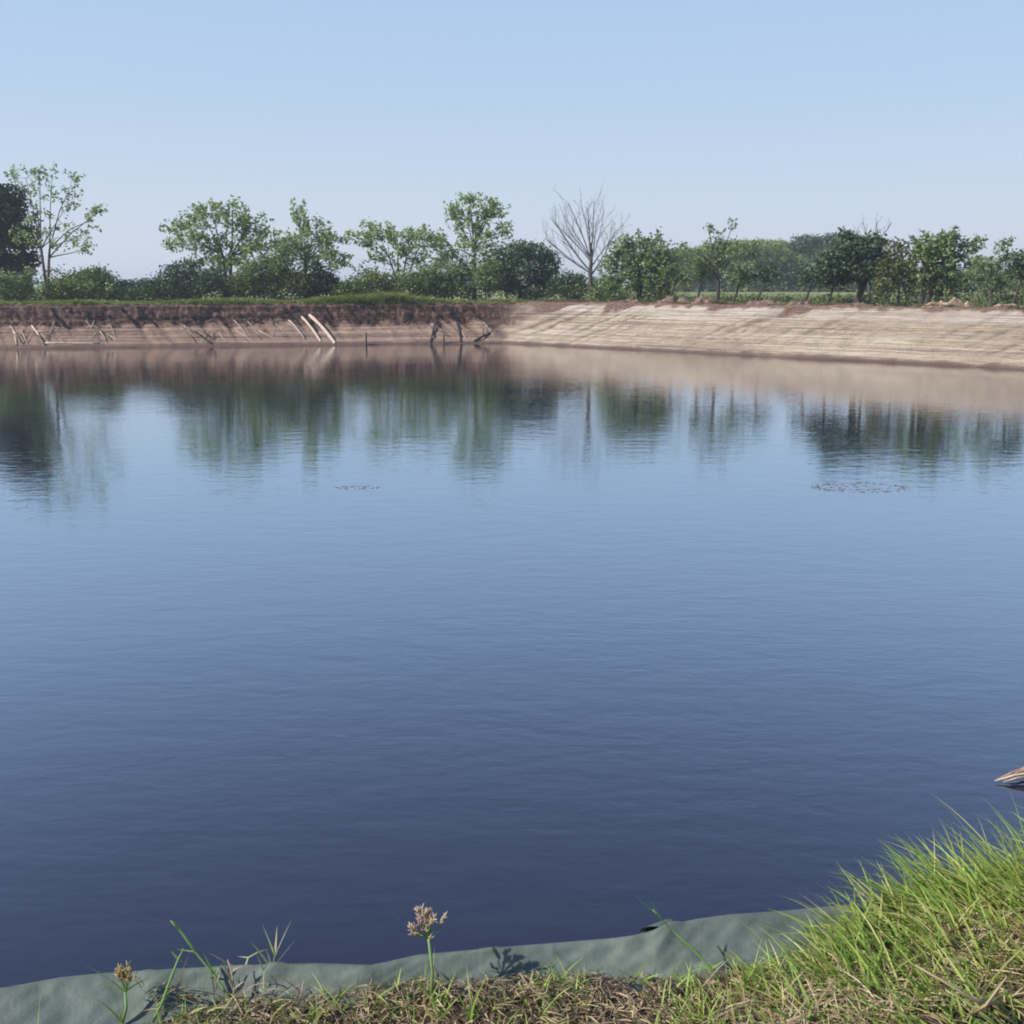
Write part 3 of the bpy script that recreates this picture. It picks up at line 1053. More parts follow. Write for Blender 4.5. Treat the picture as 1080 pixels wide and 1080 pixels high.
pts = rim_scatter(3000, 545, 1110, .8, 4.2)
tufts('dry_weeds', pts, [.24 + .6 * max(0, noise.noise(Vector((x * .4, y * .4, 5)))) for x, y, z in pts], 'dryweed', .05, 6,
      'brown dry weeds along the top of the right bank', 'weeds', .15)
pts = []
for _ in range(3600):
    u = rng.uniform(640, 1110)
    D = rim_depth(u) + 4 + 70 * rng.uniform(0, 1) ** 1.6
    x = at_depth(u, 305, D).x
    pts.append((x, D, floor_z(x, D)))
tufts('field_crop', pts, [.45 + .2 * random.random() for _ in pts], 'field', .10, 6, 'bright green crop in the field behind the right bank', 'crop', .35)

# ------------------------------------------------------------------ rough soil along the right rim
DIRT = Mat('heaped_soil')
_p = DIRT.obj()
_n = DIRT.noise(_p, 3, 5, .65)
DIRT.l(DIRT.ramp(_n, [(.3, (.07, .042, .034)), (.55, (.17, .105, .08)), (.75, (.29, .20, .145))]), DIRT.b.inputs['Base Color'])
DIRT.b.inputs['Roughness'].default_value = .95
DIRT.l(DIRT.bump(DIRT.noise(_p, 9, 5, .7), .8, .06), DIRT.b.inputs['Normal'])
PALED = Mat('pale_heaped_soil')
_p = PALED.obj()
_n = PALED.noise(_p, 3, 5, .65)
PALED.l(PALED.ramp(_n, [(.3, (.17, .12, .085)), (.55, (.32, .23, .15)), (.75, (.42, .33, .23))]), PALED.b.inputs['Base Color'])
PALED.b.inputs['Roughness'].default_value = .95

def heap(u, off, wid, h, label, mat, seed, dep=1.0, name='soil_heap', cat='soil heap'):
    D = rim_depth(u) + off + .75
    x = at_depth(u, 318, D).x
    z = floor_z(x, D)
    vs, fs = [], []
    A, B = 56, 18
    for b in range(B + 1):
        r = b / B
        for a in range(A):
            th = 2 * math.pi * a / A
            rr = r * (1 + .55 * noise.noise(Vector((math.cos(th) * 1.6, math.sin(th) * 1.6, seed))))
            px, py = math.cos(th) * rr * wid, math.sin(th) * rr * dep
            hh = h * max(0, 1 - r ** 1.6) * (1 + .9 * noise.noise(Vector((px * 1.6, py * 1.6, seed + 3)))) + .55 * h * fbm(px * 2.6, py * 2.6, seed, 4) * (1 - r ** 3)
            vs.append((px, py, hh - .05 - .25 * r ** 6))
    for b in range(B):
        for a in range(A):
            c = (a + 1) % A
            fs.append((b * A + a, b * A + c, (b + 1) * A + c, (b + 1) * A + a))
    o = link(name, mesh(name, vs, fs, True), mat)
    o.location = (x, D, z)
    tag(o, label, cat, 'soil heaps along the right rim')
for u, off, wd, h, lab, mt in [
        (662, .9, 1.5, .32, 'low reddish soil heap on the rim below the feathery tree', DIRT.m),
        (712, .8, 1.7, .45, 'dark clod heap on the rim between the feathery tree and the twiggy topped tree', DIRT.m),
        (742, .9, 1.3, .50, 'highest dark soil heap on the rim just left of the twiggy topped tree', DIRT.m),
        (806, .8, 1.5, .38, 'reddish heap spilling over the rim before the bright middle of the wood', DIRT.m),
        (846, .8, 1.3, .34, 'brown soil heap on the rim at the left end of the bleached upper bank', DIRT.m),
        (905, .9, 1.5, .30, 'brown soil heap on the rim under the dark heavy crowned tree', DIRT.m),
        (1002, 1.0, 1.9, .55, 'pale tan soil heap on the rim below the twin trunked tree', PALED.m),
        (1062, 1.0, 1.5, .34, 'tan brown heap on the rim near the right edge', PALED.m)]:
    heap(u, off, wd, h, lab, mt, u * .37)

# ------------------------------------------------------------------ planks, stakes and branches on the left bank
def stick(name, label, cat, p0, p1, r, mat, flat=False, group=None, forks=0, lift=.06, bow=.04):
    a, b = on_bank(*p0), on_bank(*p1)
    if a is None or b is None:
        return
    toC = Vector((0, -1, .35)).normalized()
    a = a + toC * lift
    b = b + toC * lift
    mb = MB()
    n = 6
    L = (b - a).length
    pts = [a.lerp(b, i / (n - 1)) + Vector((0, 0, 1)) * bow * L * math.sin(math.pi * i / (n - 1)) for i in range(n)]
    if flat:
        d = (b - a).normalized()
        sd = d.cross(toC).normalized()
        nn = sd.cross(d)
        for i, p in enumerate(pts):
            for sx_, sy_ in ((-1, -1), (1, -1), (1, 1), (-1, 1)):
                mb.v.append(p + sd * sx_ * r * (1 + .08 * math.sin(i * 2.1)) + nn * sy_ * .018)
        for i in range(n - 1):
            for k in range(4):
                q = (k + 1) % 4
                mb.f.append((i * 4 + k, i * 4 + q, i * 4 + 4 + q, i * 4 + 4 + k))
        mb.f.append((3, 2, 1, 0))
        e = (n - 1) * 4
        mb.f.append((e, e + 1, e + 2, e + 3))
    else:
        mb.tube(pts, [r * (1.1 - .5 * i / n) for i in range(n)], 7)
        for k in range(forks):
            i = 2 + k % 3
            d = (b - a).normalized()
            sd = Vector((random.choice((-1, 1)) * .7, -.2, .5))
            e = pts[i] + (d + sd).normalized() * L * random.uniform(.22, .4)
            mb.tube([pts[i], pts[i].lerp(e, .5) + Vector((0, 0, .04)), e], [r * .7, r * .5, r * .25], 5)
    mb2 = [v - a for v in mb.v]
    mb.v = mb2
    o = mb.build(name, mat, None, not flat)
    o.location = a
    tag(o, label, cat, group)
G1 = 'planks and poles leaning on the left bank'
stick('plank', 'widest pale plank slanting down the left bank to the water, right one of the pair', 'plank', (326, 332), (353, 362), .11, PALEWOOD, True, G1)
stick('plank', 'narrower tan plank slanting beside the widest pale plank, on its left', 'plank', (318, 334), (338, 360), .075, PALEWOOD, True, G1)
stick('pole', 'thin tan pole left of the two slanting planks', 'pole', (305, 338), (322, 358), .05, PALEWOOD, False, G1)
stick('branch', 'pale forked branch fallen on the left bank nearest the left edge', 'branch', (34, 344), (47, 364), .07, PALEWOOD, False, 'branches on the left bank', 2)
stick('branch', 'pale branch lying parallel just left of the forked one on the left bank', 'branch', (14, 346), (18, 364), .06, PALEWOOD, False, 'branches on the left bank', 1)
stick('branch', 'brown branch slanting to the waterline below the low gap bush', 'branch', (98, 344), (118, 358), .06, BROWNWOOD, False, 'branches on the left bank', 2)
stick('branch', 'dark crooked branch reaching the water under the ragged bush', 'branch', (198, 346), (222, 362), .08, BROWNWOOD, False, 'branches on the left bank', 2)
stick('branch', 'second dark branch crossing beside the crooked one under the ragged bush', 'branch', (212, 349), (226, 358), .06, BROWNWOOD, False, 'branches on the left bank', 1)
stick('branch', 'thin brown branch sloping on the bank below the broad spreading tree', 'branch', (252, 342), (276, 358), .05, BROWNWOOD, False, 'branches on the left bank', 0)
stick('branch', 'dark root-like branch hanging down the bank below the brown-green bush', 'branch', (460, 338), (454, 362), .10, BARKD, False, 'branches on the left bank', 1)
stick('branch', 'dark branch hanging down the bank below the open-crowned tree', 'branch', (482, 340), (486, 361), .08, BARKD, False, 'branches on the left bank', 0)
stick('branch', 'dark broken branch lying at the water in the corner of the pond', 'branch', (500, 360), (524, 350), .09, BARKD, False, 'branches on the left bank', 2)
stick('fallen_pole', 'long pale pole lying along the waterline near the left edge', 'pole', (48, 362), (106, 362), .07, PALEWOOD, False, G1, 0, .05, 0)
rs_ = random.Random(12)
for k in range(44):
    u0 = rs_.choice([rs_.uniform(4, 60), rs_.uniform(90, 130), rs_.uniform(180, 310), rs_.uniform(395, 525)])
    v0 = rs_.uniform(338, 352)
    du = rs_.choice([1, 1, 1, -.6]) * rs_.uniform(5, 22)
    stick('stick', 'thin stick lying on the slope of the left bank', 'stick', (u0, v0), (u0 + du, min(363, v0 + rs_.uniform(8, 18))), rs_.uniform(.016, .034),
          PALEWOOD if k % 3 else BROWNWOOD, False, 'thin sticks strewn on the left bank', 0, .04, rs_.uniform(0, .05))
def stake(u, v0, h, r, label, mat):
    p = on_bank(u, v0)
    if p is None:
        return
    mb = MB()
    mb.tube([(0, 0, -.4), (.01, 0, h * .5), (.03, 0, h * .97), (.03, 0, h)], [r, r * .95, r * .85, r * .6], 8)
    o = mb.build('stake', mat)
    o.location = p
    tag(o, label, 'stake', 'stakes at the foot of the left bank')
stake(386, 364, .95, .09, 'dark wooden stake standing at the waterline right of the slanting planks', BROWNWOOD)
stake(468, 362, .7, .06, 'thin dark stake at the waterline below the open-crowned tree', BARKD)

# ------------------------------------------------------------------ pond liner over the near rim
CREST = [(-60, 1052), (0, 1045), (60, 1034), (100, 1030), (180, 1025), (250, 1021), (330, 1019), (390, 1021), (405, 1018), (440, 1010), (540, 1001), (640, 993), (690, 987), (708, 979), (735, 972), (770, 967), (830, 963), (880, 958), (960, 950), (1100, 940)]
CX, CY = [], []
for u, v in CREST:
    p = at_height(u, v, RIM + .075)
    CX.append(p.x)
    CY.append(p.y)
CX = [-6.0] + CX + [6.0]
CY = [CY[0] - .5] + CY + [CY[-1] + .5]
def crest_y(x):
    return float(np.interp(x, CX, CY))
lv, lf = [], []
NX_, NS = 820, 40
xs = np.concatenate([np.linspace(-4.5, -1.65, 120), np.linspace(-1.6, 1.75, 560), np.linspace(1.8, 4.5, 140)])
for x in xs:
    cy = crest_y(x)
    ys0 = max(cy - .34, thatch_y(x) - .05)
    for k in range(NS):
        s = k / (NS - 1)
        lift = .012 * math.exp(-((x - .36) / .04) ** 2)        # the sheet buckles here
        if s < .62:
            q = s / .62
            y = ys0 + (cy - ys0) * q
            z = RIM + .012 + (.063 + lift) * (q ** 2.2) + .012 * math.sin(q * math.pi) * noise.noise(Vector((x * 5, q * 2, 1)))
            z += .008 * noise.noise(Vector((x * 14 + q * 3, q * 5, 4))) * q
            z += .010 * q * math.sin(x * 9 + 2 * math.sin(x * 3.1) + q * 2.5) + .006 * noise.noise(Vector((x * 22 - q * 6, q * 3, 9)))
            z += .005 * q * max(0, 1 - abs(noise.noise(Vector((x * 6 + q * 1.6, q * 1.2, 14)))) * 9)
            # diagonal tension fold right of the buckle
            z += .016 * math.exp(-((y - (cy - .10 - .10 * (x - .36))) / .018) ** 2) * (1 / (1 + math.exp(-(x - .42) * 30)))
        else:
            q = (s - .62) / .38
            a = q * math.pi * .5
            rr = .035
            if q < .4:
                a = q / .4 * math.pi * .75
                y = cy + rr * math.sin(a)
                z = RIM + .075 + lift - rr * (1 - math.cos(a))
            else:
                t = (q - .4) / .6
                y0 = cy + rr * math.sin(math.pi * .75)
                z0 = RIM + .075 + lift - rr * (1 - math.cos(math.pi * .75))
                y = y0 + t * 3.0
                z = z0 - t * 3.02
        lv.append((x, y, z))
for i in range(NX_ - 1):
    for k in range(NS - 1):
        a = i * NS + k
        lf.append((a, a + NS, a + NS + 1, a + 1))
LM = Mat('liner_sheet')
_p = LM.obj()
_n = LM.noise(_p, 2.2, 5, .6)
_d = LM.noise(_p, 30, 5, .7)
_c = LM.ramp(_n, [(.3, (.068, .088, .076)), (.5, (.098, .122, .106)), (.72, (.145, .165, .142))])
_c = LM.mix(LM.ramp(_d, [(.55, g3(0)), (.75, g3(.45))]), _c, (.19, .185, .15))
LM.l(_c, LM.b.inputs['Base Color'])
LM.b.inputs['Roughness'].default_value = .68
LM.b.inputs['Specular IOR Level'].default_value = .3
LM.l(LM.bump(LM.noise(_p, 12, 4, .6), .35, .02), LM.b.inputs['Normal'])
liner = link('pond_liner', mesh('pond_liner', lv, lf, True), LM.m)
tag(liner, 'grey-green plastic pond liner folded over the near rim', 'pond liner')

# a rucked fold of the sheet, open at its end, where two lengths of liner meet
fp = at_height(688, 986, RIM + .075)
fb = MB()
n_, m_ = 18, 8
for i in range(m_):
    t = i / (m_ - 1)
    for k in range(n_):
        a = 2 * math.pi * k / n_
        rx, rz = .030 * (1 - .55 * t), (.0135 if math.sin(a) > 0 else .006) * (1 - .7 * t)
        fb.v.append(Vector((math.cos(a) * rx + .05 * t, .012 - .004 + .10 * t * .6, math.sin(a) * rz + .004 - .012 * t)))
for i in range(m_ - 1):
    for k in range(n_):
        b = (k + 1) % n_
        fb.f.append((i * n_ + k, i * n_ + b, (i + 1) * n_ + b, (i + 1) * n_ + k))
fold = fb.build('fold', LM.m, liner)
fold.location = fp

def liner_z(x, y):
    cy = crest_y(x)
    q = 1 - (cy - y) / .34
    if q < 0:
        return -9
    return RIM + .012 + .063 * (min(q, 1) ** 2.2)
def top_z(x, y):
    return max(ground_h(x, y), liner_z(x, y))

# ------------------------------------------------------------------ near grass
GREEN = [(620, 1140), (690, 1098), (760, 1064), (820, 1042), (860, 1022), (890, 998), (930, 974), (1000, 954), (1100, 945), (1200, 938)]
GX = [at_height(u, v, RIM + .04).x for u, v in GREEN]
GY = [at_height(u, v, RIM + .04).y for u, v in GREEN]
GX += [6.0]
GY += [GY[-1] + .5]
def green_y(x):
    return float(np.interp(x, GX, GY)) if x > GX[0] else -9

th = MB()
cnt = 0
while cnt < 15000:
    x = random.uniform(-1.05, 1.7)
    yt = thatch_y(x)
    y = yt - abs(random.gauss(0, .14))
    if y < 1.4 or y > yt - .004:
        continue
    edge = min(1, (yt - y) / .06)
    cl = noise.noise(Vector((x * 14, y * 14, 2.0)))
    if cl < -.32 and random.random() < .8:
        continue
    a = random.uniform(0, 6.283)
    d = Vector((math.cos(a), math.sin(a), random.uniform(-.1, .75)))
    th.blade((x, y, top_z(x, y) + random.uniform(-.004, .018) * edge + .012 * max(0, cl)), d, random.uniform(.018, .055), random.uniform(.002, .0048),
             (math.cos(a + 1) * .9, math.sin(a + 1) * .9, -random.uniform(.2, 1.6)), 3)
    cnt += 1
for _ in range(5200):                         # thinner cover to both sides and behind
    x = random.uniform(-4.3, 4.3)
    y = thatch_y(x) - random.uniform(.01, 2.4)
    if -1.0 < x < 1.7 and y > 1.4:
        continue
    a = random.uniform(0, 6.283)
    th.blade((x, y, top_z(x, y) + .004), (math.cos(a), math.sin(a), random.uniform(0, .8)), random.uniform(.03, .09), random.uniform(.003, .006),
             (math.cos(a + 1) * .9, math.sin(a + 1) * .9, -random.uniform(.2, 1.4)), 3)
for _ in range(130):                          # upright straws at the lower left
    p = at_height(random.uniform(150, 345), random.uniform(1066, 1092), RIM)
    a = random.uniform(0, 6.283)
    th.blade((p.x, p.y, top_z(p.x, p.y)), (math.cos(a) * .7, math.sin(a) * .5, random.uniform(.5, 1.6)), random.uniform(.03, .085), random.uniform(.002, .004),
             (math.cos(a) * .8, math.sin(a) * .5, -random.uniform(.1, 1.2)), 4)
tag(th.build('dry_grass', LEAF['thatch']), 'matted brown dry grass behind the liner edge', 'grass', kind='stuff')

gr = MB()
cnt = 0
while cnt < 6200:
    x = random.uniform(.05, 2.1)
    yt = green_y(x)
    if yt < 0:
        continue
    y = yt + .02 - abs(random.gauss(0, .22))
    if y < 1.3:
        continue
    dens = .35 + .65 * min(1, max(0, (x - .25) / .7))
    dens *= .55 + .9 * max(0, noise.noise(Vector((x * 4, y * 4, 3))) + .35)
    if random.random() > dens:
        continue
    a = random.gauss(math.radians(155), .9)          # most lean to the left, over the edge
    lean = random.uniform(.7, 2.4)
    tall = min(1, max(.3, .35 + .6 * (x - .25)))
    L = random.choice((random.uniform(.05, .12), random.uniform(.08, .24))) * tall * (1.25 if random.random() < .12 else 1)
    gr.blade((x, y, top_z(x, y) - .01), (math.cos(a), math.sin(a), lean), L, random.uniform(.0045, .0095),
             (math.cos(a) * random.uniform(.1, 1.0), math.sin(a) * .6, -random.uniform(.0, .9)), 5)
    cnt += 1
# lower mat between the tall blades
for _ in range(7000):
    x = random.uniform(.1, 2.1)
    yt = green_y(x)
    y = yt - abs(random.gauss(0, .25))
    if yt < 0 or y < 1.3:
        continue
    a = random.uniform(0, 6.283)
    gr.blade((x, y, top_z(x, y) - .005), (math.cos(a), math.sin(a), random.uniform(.2, 1.2)), random.uniform(.04, .11), random.uniform(.003, .0065),
             (math.cos(a + 1) * .9, math.sin(a + 1) * .9, -random.uniform(.2, 1.2)), 4)
# stray taller blades that rise over the mound and out over the liner
for _ in range(240):
    x = random.uniform(.55, 2.0)
    yt = green_y(x)
    if yt < 0:
        continue
    y = yt + .03 - abs(random.gauss(0, .12))
    a = random.gauss(math.radians(150), .5)
    gr.blade((x, y, top_z(x, y) - .01), (math.cos(a), math.sin(a) * .7, random.uniform(.8, 2.6)), random.uniform(.14, .30) * min(1, .35 + .75 * (x - .3)), random.uniform(.0035, .007),
             (math.cos(a) * random.uniform(.2, 1.5), math.sin(a) * .4, -random.uniform(.1, .9)), 6)
for _ in range(3800):                         # on along the rim to the right and round the camera
    x = random.uniform(-4.3, 4.5)
    y = green_y(x) - abs(random.gauss(0, .5)) if x > 2.0 else 1.35 - random.uniform(0, 1.6)
    a = random.uniform(0, 6.283)
    gr.blade((x, y, top_z(x, y) - .01), (math.cos(a), math.sin(a), random.uniform(.6, 2.2)), random.uniform(.06, .2), random.uniform(.004, .009),
             (math.cos(a) * .7, math.sin(a) * .6, -random.uniform(0, .9)), 5)
# thin green blades through the dry mat
for _ in range(950):
    x = random.uniform(-1.05, .6)
    yt = thatch_y(x)
    y = yt - abs(random.gauss(0, .10)) - .005
    if y < 1.4 or noise.noise(Vector((x * 6, y * 5, 8))) < -.12:
        continue
    a = random.uniform(0, 6.283)
    gr.blade((x, y, top_z(x, y) - .005), (math.cos(a) * .6, math.sin(a) * .6, random.uniform(.5, 1.6)), random.uniform(.035, .085), random.uniform(.003, .0055),
             (math.cos(a) * .6, math.sin(a) * .6, -random.uniform(0, .8)), 5)
tag(gr.build('green_grass', LEAF['grass']), 'long green grass over the rim at lower right', 'grass', kind='stuff')
st = MB()
cnt = 0
while cnt < 5200:
    x = random.uniform(.2, 2.1)
    yt = green_y(x)
    y = yt - abs(random.gauss(0, .2)) - .01
    if yt < 0 or y < 1.3:
        continue
    a = random.uniform(0, 6.283)
    st.blade((x, y, top_z(x, y) + .01), (math.cos(a), math.sin(a), random.uniform(.1, 1.0)), random.uniform(.04, .14), random.uniform(.0025, .005),
             (math.cos(a + 1) * .6, math.sin(a + 1) * .6, -random.uniform(.2, 1.0)), 4)
    cnt += 1
tag(st.build('dead_grass', LEAF['straw']), 'dead straw tangled among the long green grass', 'grass', kind='stuff')

# --- single plants one can count
def tuft(u, v, n, h, label, mat='grass', name='grass_tuft', spread=.012, w_=.0042, lean=(.0, .35), group=None):
    p = at_height(u, v, RIM + .02)
    p.z = top_z(p.x, p.y) - .01
    mb = MB()
    for k in range(n):
        a = random.uniform(0, 6.283)
        l = random.uniform(*lean)
        mb.blade((random.uniform(-.5, .5) * spread, random.uniform(-.5, .5) * spread, 0), (math.cos(a) * l, math.sin(a) * l, 1), h * random.uniform(.55, 1.1), w_ * random.uniform(.8, 1.3),
                 (math.cos(a) * .5, math.sin(a) * .5, -.15), 6)
    o = mb.build(name, LEAF[mat])
    o.location = p
    tag(o, label, 'grass tuft', group)
GT = 'small green grass tufts at the bottom edge'
tuft(785, 1052, 22, .13, 'bright green grass tuft at the right end of the bare liner', group=GT, spread=.02)
tuft(462, 1085, 7, .12, 'thin pointed grass tuft beside the purple-headed sedge', group=GT, w_=.005)
tuft(497, 1085, 7, .125, 'upright pointed grass tuft second to the right of the purple-headed sedge', group=GT, w_=.005)
tuft(43, 1110, 4, .13, 'few green blades poking up in front of the liner at the lower left corner', group=GT)
tuft(735, 1090, 16, .11, 'spreading grass tuft at the bottom edge left of the long grass', group=GT, spread=.03, lean=(.2, .7))
tuft(330, 1095, 6, .10, 'sparse grass tuft at the bottom edge below the pale dry stalks', group=GT, spread=.03)

def sedge(u, v, head_u, head_v, hr, n, label, spike, seed):
    n = int(n * 1.2)
    rs = random.Random(seed)
    b = at_height(u, v, RIM)
    b.z = top_z(b.x, b.y) - .01
    top = at_depth(head_u, head_v, b.y + .03)
    root = thing('sedge_plant', label, 'sedge', b)
    mb = MB()
    t0 = top - b
    mid = t0 * .5 + Vector((.006, 0, 0))
    mb.tube([(0, 0, 0), mid, t0], [.004, .0034, .003], 6)
    mb.build('stem', LEAF['sedge'], root)
    bl = MB()
    for a, l in ((2.6, .11), (.4, .07), (3.4, .06), (5.0, .05)):
        bl.blade(t0, (math.cos(a), math.sin(a) * .4, .75), l, .004, (math.cos(a) * .3, 0, -.2), 5)
    for k in range(3):
        a = rs.uniform(0, 6.28)
        bl.blade((0, 0, 0), (math.cos(a) * .3, math.sin(a) * .3, 1), .12, .004, (math.cos(a) * .4, math.sin(a) * .4, -.2), 5)
    bl.build('leaves', LEAF['sedge'], root)
    fl = MB()
    sp = MB()
    for k in range(n):
        th_ = rs.uniform(0, 6.283)
        el = rs.uniform(.55 if hr > .06 else .95, 1.5)
        d = Vector((math.cos(th_) * math.cos(el), math.sin(th_) * math.cos(el), math.sin(el)))
        L = hr * rs.uniform(.75, 1.25)
        e = t0 + d * L
        fl.tube([t0, t0 + d * L * .5, e], [.0009, .0008, .0007], 4, False)
        for j in range(8):
            d2 = (d * 1.1 + Vector((rs.gauss(0, .5), rs.gauss(0, .5), rs.gauss(.25, .4)))).normalized()
            l2 = rs.uniform(.009, .017)
            s0 = e - d * L * .35 * rs.random()
            sp.tube([s0, s0 + d2 * l2 * .5, s0 + d2 * l2], [.0009, .0019, .0005], 5)
    fl.build('flower_stalks', LEAF['sedge'], root)
    sp.build('flower_head', LEAF[spike], root)
sedge(455, 1072, 452, 990, .062, 22, 'sedge with a round purplish flower head standing up against the water', 'spike', 3)
sedge(130, 1092, 132, 1046, .046, 12, 'short sedge with an orange tipped flower head at lower left', 'spike2', 5)

def stalk(name, label, pxs, r, mat, leaves=(), cat='grass stalk', group=None, tip=False, dz=0.0):
    """a grass culm through the given points, standing above the point where it roots"""
    b = at_height(*pxs[0], RIM + .01)
    b.z = top_z(b.x, b.y) - .01
    r *= 1.45
    pts = [Vector((0, 0, 0))]
    for i, (u, v) in enumerate(pxs[1:]):
        q = at_depth(u, v, b.y + .015 * (i + 1) + dz)
        pts.append(q - b)
    root = thing(name, label, cat, b, group)
    mb = MB()
    mb.tube(pts, [r * (1 - .6 * i / (len(pts) - 1)) for i in range(len(pts))], 5)
    mb.build('stem', LEAF[mat], root)
    if leaves:
        lb = MB()
        for (i, (u, v), wd) in leaves:
            q = at_depth(u, v, b.y + .015 * i + dz + .01) - b
            d = q - pts[i]
            lb.blade(pts[i], d, d.length, wd * 1.5, (0, 0, -.12), 5, .3)
        lb.build('leaves', LEAF[mat], root)
GS = 'grass stalks standing in front of the liner'
stalk('grass_stalk', 'green grass stalk bending left to a seed tip, tallest at lower left', [(243, 1066), (236, 1044), (226, 1028), (206, 1004), (190, 982), (180, 971)], .0026, 'sedge',
      [(2, (214, 1003), .005), (3, (221, 1022), .005), (4, (181, 969), .007), (3, (190, 978), .005), (2, (234, 1016), .006), (3, (186, 1000), .005), (2, (219, 1030), .004)], group=GS)
stalk('grass_stalk', 'straight green stalk rising at a slant left of the bending one', [(162, 1086), (171, 1058), (181, 1030), (188, 1012), (194, 1000)], .0028, 'sedge',
      [(2, (190, 1036), .005), (3, (180, 1002), .005), (1, (182, 1040), .005), (3, (202, 1018), .004)], group=GS)
stalk('grass_stalk', 'pale fan-branched stalk with four bare fingers over the liner', [(284, 1056), (284, 1036), (287, 1022), (290, 1008)], .0022, 'pale',
      [(3, (277, 974), .0055), (3, (307, 968), .0055), (2, (312, 988), .0055), (2, (264, 990), .005), (1, (270, 1004), .005), (3, (292, 976), .004), (2, (281, 1000), .004)], group=GS)
stalk('grass_stalk', 'pale arching stalk just left of the fan-branched one', [(260, 1050), (257, 1026), (262, 1010), (273, 1004), (286, 1001)], .0022, 'pale', [(1, (246, 1020), .005), (1, (220, 1002), .005), (2, (250, 1008), .004)], group=GS)
stalk('grass_stalk', 'brownish short dry stalk left of the arching one', [(247, 1070), (247, 1042), (244, 1024), (240, 1012)], .002, 'straw', [(1, (234, 1010), .005), (1, (258, 1034), .005), (2, (256, 1018), .004)], group=GS)
stalk('grass_stalk', 'forked pale weed low on the liner left of the straight green stalk', [(168, 1080), (166, 1060), (163, 1048)], .0018, 'pale', [(1, (156, 1042), .004), (2, (166, 1038), .004), (1, (174, 1050), .004)], group=GS)
stalk('grass_stalk', 'long pale runner stem lying to the right below the fan-branched stalk', [(275, 1060), (292, 1053), (308, 1046), (320, 1041)], .002, 'pale', [(3, (319, 1062), .004), (2, (312, 1036), .004)], group=GS)
stalk('grass_stalk', 'green grass stem leaning left over the liner buckle', [(768, 1052), (750, 1022), (730, 1000), (712, 984), (698, 970), (688, 959)], .0024, 'sedge',
      [(4, (670, 943), .007), (4, (684, 946), .006), (3, (694, 966), .006), (2, (753, 1003), .006), (2, (714, 994), .005), (1, (764, 1012), .006), (1, (728, 1016), .005), (2, (700, 984), .004)], group=GS)
stalk('straw_stalk', 'long straight straw leaning left above the matted dry grass', [(608, 1082), (580, 1060), (556, 1038), (548, 1026)], .0024, 'straw', group='loose straws near the bottom edge', cat='straw')
stalk('straw_stalk', 'curved pale straw arching right to the green tuft', [(735, 1062), (742, 1040), (757, 1022), (775, 1006)], .0018, 'straw', group='loose straws near the bottom edge', cat='straw')
stalk('straw_stalk', 'short pale straw lying across the liner below the sedge gap', [(402, 1042), (380, 1040), (360, 1037), (339, 1034)], .002, 'straw', group='loose straws near the bottom edge', cat='straw', dz=-.02)
stalk('straw_stalk', 'thick bleached straw lying across the long grass at lower right', [(1060, 1075), (1030, 1056), (1000, 1038), (965, 1018)], .0036, 'straw', group='loose straws near the bottom edge', cat='straw', dz=-.16)
stalk('straw_stalk', 'pale straw slanting up to the right in the lower right corner', [(1020, 1085), (1040, 1060), (1062, 1030)], .003, 'straw', group='loose straws near the bottom edge', cat='straw', dz=-.2)

# ------------------------------------------------------------------ things on the water
def driftwood():
    tip = at_height(1049, 824, .02)
    root = thing('driftwood', 'bundle of brown dead reeds floating at the right edge', 'driftwood', tip)
    rs = random.Random(2)
    for k, (dy, dz, L, r) in enumerate([(0, .015, .75, .014), (.05, .04, .70, .013), (-.05, .01, .62, .012), (.02, .055, .6, .011), (.10, .02, .66, .012)]):
        mb = MB()
        s = Vector((.035 * k, dy * .4, dz * .3))
        e = Vector((L, .12 + dy * 2.2, dz + .05))
        m_ = s.lerp(e, .5) + Vector((0, 0, .025))
        mb.tube([s, s.lerp(m_, .5) + Vector((0, 0, .012)), m_, e], [r * .35, r * .9, r, r * .9], 7)
        mb.build('reed', PALEWOOD if k == 0 else REEDWOOD, root)
driftwood()
SCUM = Mat('floating_scum')
SCUM.l(SCUM.ramp(SCUM.noise(SCUM.obj(), 6, 3), [(.35, (.14, .135, .17)), (.7, (.30, .29, .34))]), SCUM.b.inputs['Base Color'])
SCUM.b.inputs['Roughness'].default_value = .7
def scum(u, v, rx, ry, n, label, seed, ringy=True):
    rs = random.Random(seed)
    c = at_height(u, v, 0)
    vs, fs = [], []
    for k in range(n):
        a = rs.uniform(0, 6.283)
        rr = rs.uniform(.75, 1.0) if ringy and rs.random() < .4 + .35 * math.sin(a * 2 + 1) else math.sqrt(rs.random())
        x, y = math.cos(a) * rr * rx, math.sin(a) * rr * ry
        m = rs.randint(5, 7)
        sz = rs.uniform(.006, .024)
        b0 = rs.random() * 6
        base = len(vs)
        for z in (.001, .008):
            for j in range(m):
                t = b0 + 6.283 * j / m
                q = sz * rs.uniform(.6, 1.2)
                vs.append((x + math.cos(t) * q * 1.8, y + math.sin(t) * q, z))
        fs.append(tuple(base + m + j for j in range(m)))
        for j in range(m):
            fs.append((base + j, base + (j + 1) % m, base + m + (j + 1) % m, base + m + j))
    o = link('floating_scum', mesh('floating_scum', vs, fs), SCUM.m)
    o.location = c
    tag(o, label, 'scum', kind='stuff')
scum(906, 514, 1.15, .62, 170, 'ring of brownish scum floating on the water at right', 1)
scum(378, 514, .55, .22, 45, 'small streak of brownish scum floating left of centre', 2)

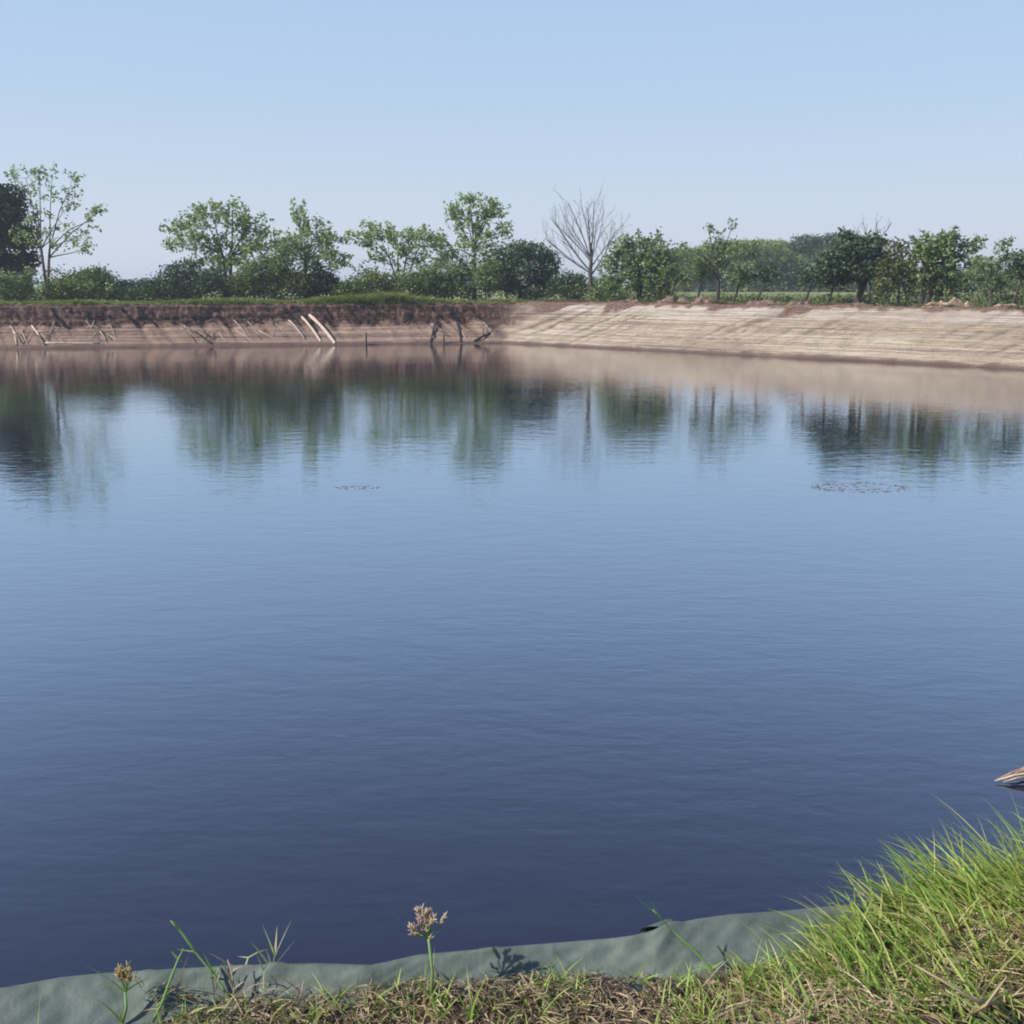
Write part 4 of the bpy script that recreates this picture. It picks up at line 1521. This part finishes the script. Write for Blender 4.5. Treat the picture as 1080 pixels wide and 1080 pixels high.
# ------------------------------------------------------------------ undergrowth that fills the gaps between the bushes
def undergrowth(name, label, us, tops, dist, n, mat, L, sig, per=12):
    cl = []
    while len(cl) < n:
        u = rng.uniform(us[0], us[-1])
        D = dist(u) + abs(rng.normal()) * (3.5 if dist(u) < 130 else 9)
        x = at_depth(u, 305, D).x
        z0 = floor_z(x, D)
        top = at_depth(u, float(np.interp(u, us, tops)), dist(u)).z - z0
        top *= .68 + .95 * noise.noise(Vector((x * .45 * 85 / dist(u), D * .1, 4.0)))
        cl.append((x, D, z0 + .05 + max(.1, top) * rng.uniform(0, 1) ** .8))
    cl = np.array(cl)
    k = rng.poisson(per, len(cl))
    cen = np.repeat(cl, k, 0) + rng.normal(size=(k.sum(), 3)) * np.array([sig, sig, sig * .7])
    v, f = leaf_cards(cen, L, L * .52)
    tag(link(name, mesh(name, v, f), LEAF[mat]), label, 'undergrowth', kind='stuff')
undergrowth('undergrowth', 'tangled undergrowth behind the bushes of the left bank', [-40, 60, 110, 135, 160, 180, 210, 260, 300, 345, 362, 400, 450, 520, 600, 660],
            [280, 284, 286, 296, 297, 284, 276, 274, 272, 282, 292, 282, 276, 278, 288, 296], lambda u: rim_depth(u) + 4.2, 2100, 'bush2', .27, .30)
undergrowth('rim_thicket', 'leafy scrub between the trunks of the right shore', [625, 660, 700, 722, 900, 925, 960, 1000, 1050, 1110], [296, 290, 298, 314, 314, 294, 288, 286, 284, 288], lambda u: rim_depth(u) + 5, 900, 'scrub', .22, .26)
undergrowth('wood_undergrowth', 'dark undergrowth along the foot of the far wood', [690, 800, 900, 1000, 1120], [284, 282, 280, 284, 286], lambda u: 190, 800, 'wooddark', .6, .7)

# ------------------------------------------------------------------ humid air
def haze_box():
    bm_v = []
    X, Y0, Y1, Z0, Z1 = 4200, -3800, 4200, -2.5, 26
    for z in (Z0, Z1):
        for x, y in ((-X, Y0), (X, Y0), (X, Y1), (-X, Y1)):
            bm_v.append((x, y, z))
    f = [(3, 2, 1, 0), (4, 5, 6, 7), (0, 1, 5, 4), (1, 2, 6, 5), (2, 3, 7, 6), (3, 0, 4, 7)]
    m = bpy.data.materials.new('humid_air')
    m.use_nodes = True
    t = m.node_tree
    t.nodes.remove(t.nodes['Principled BSDF'])
    v = t.nodes.new('ShaderNodeVolumePrincipled')
    v.inputs['Color'].default_value = (.86, .92, 1.0, 1)
    v.inputs['Density'].default_value = HAZE
    v.inputs['Anisotropy'].default_value = .2
    t.links.new(v.outputs[0], t.nodes['Material Output'].inputs['Volume'])
    o = link('haze', mesh('haze', bm_v, f), m)
    o['kind'] = 'stuff'
HAZE = .0006
haze_box()
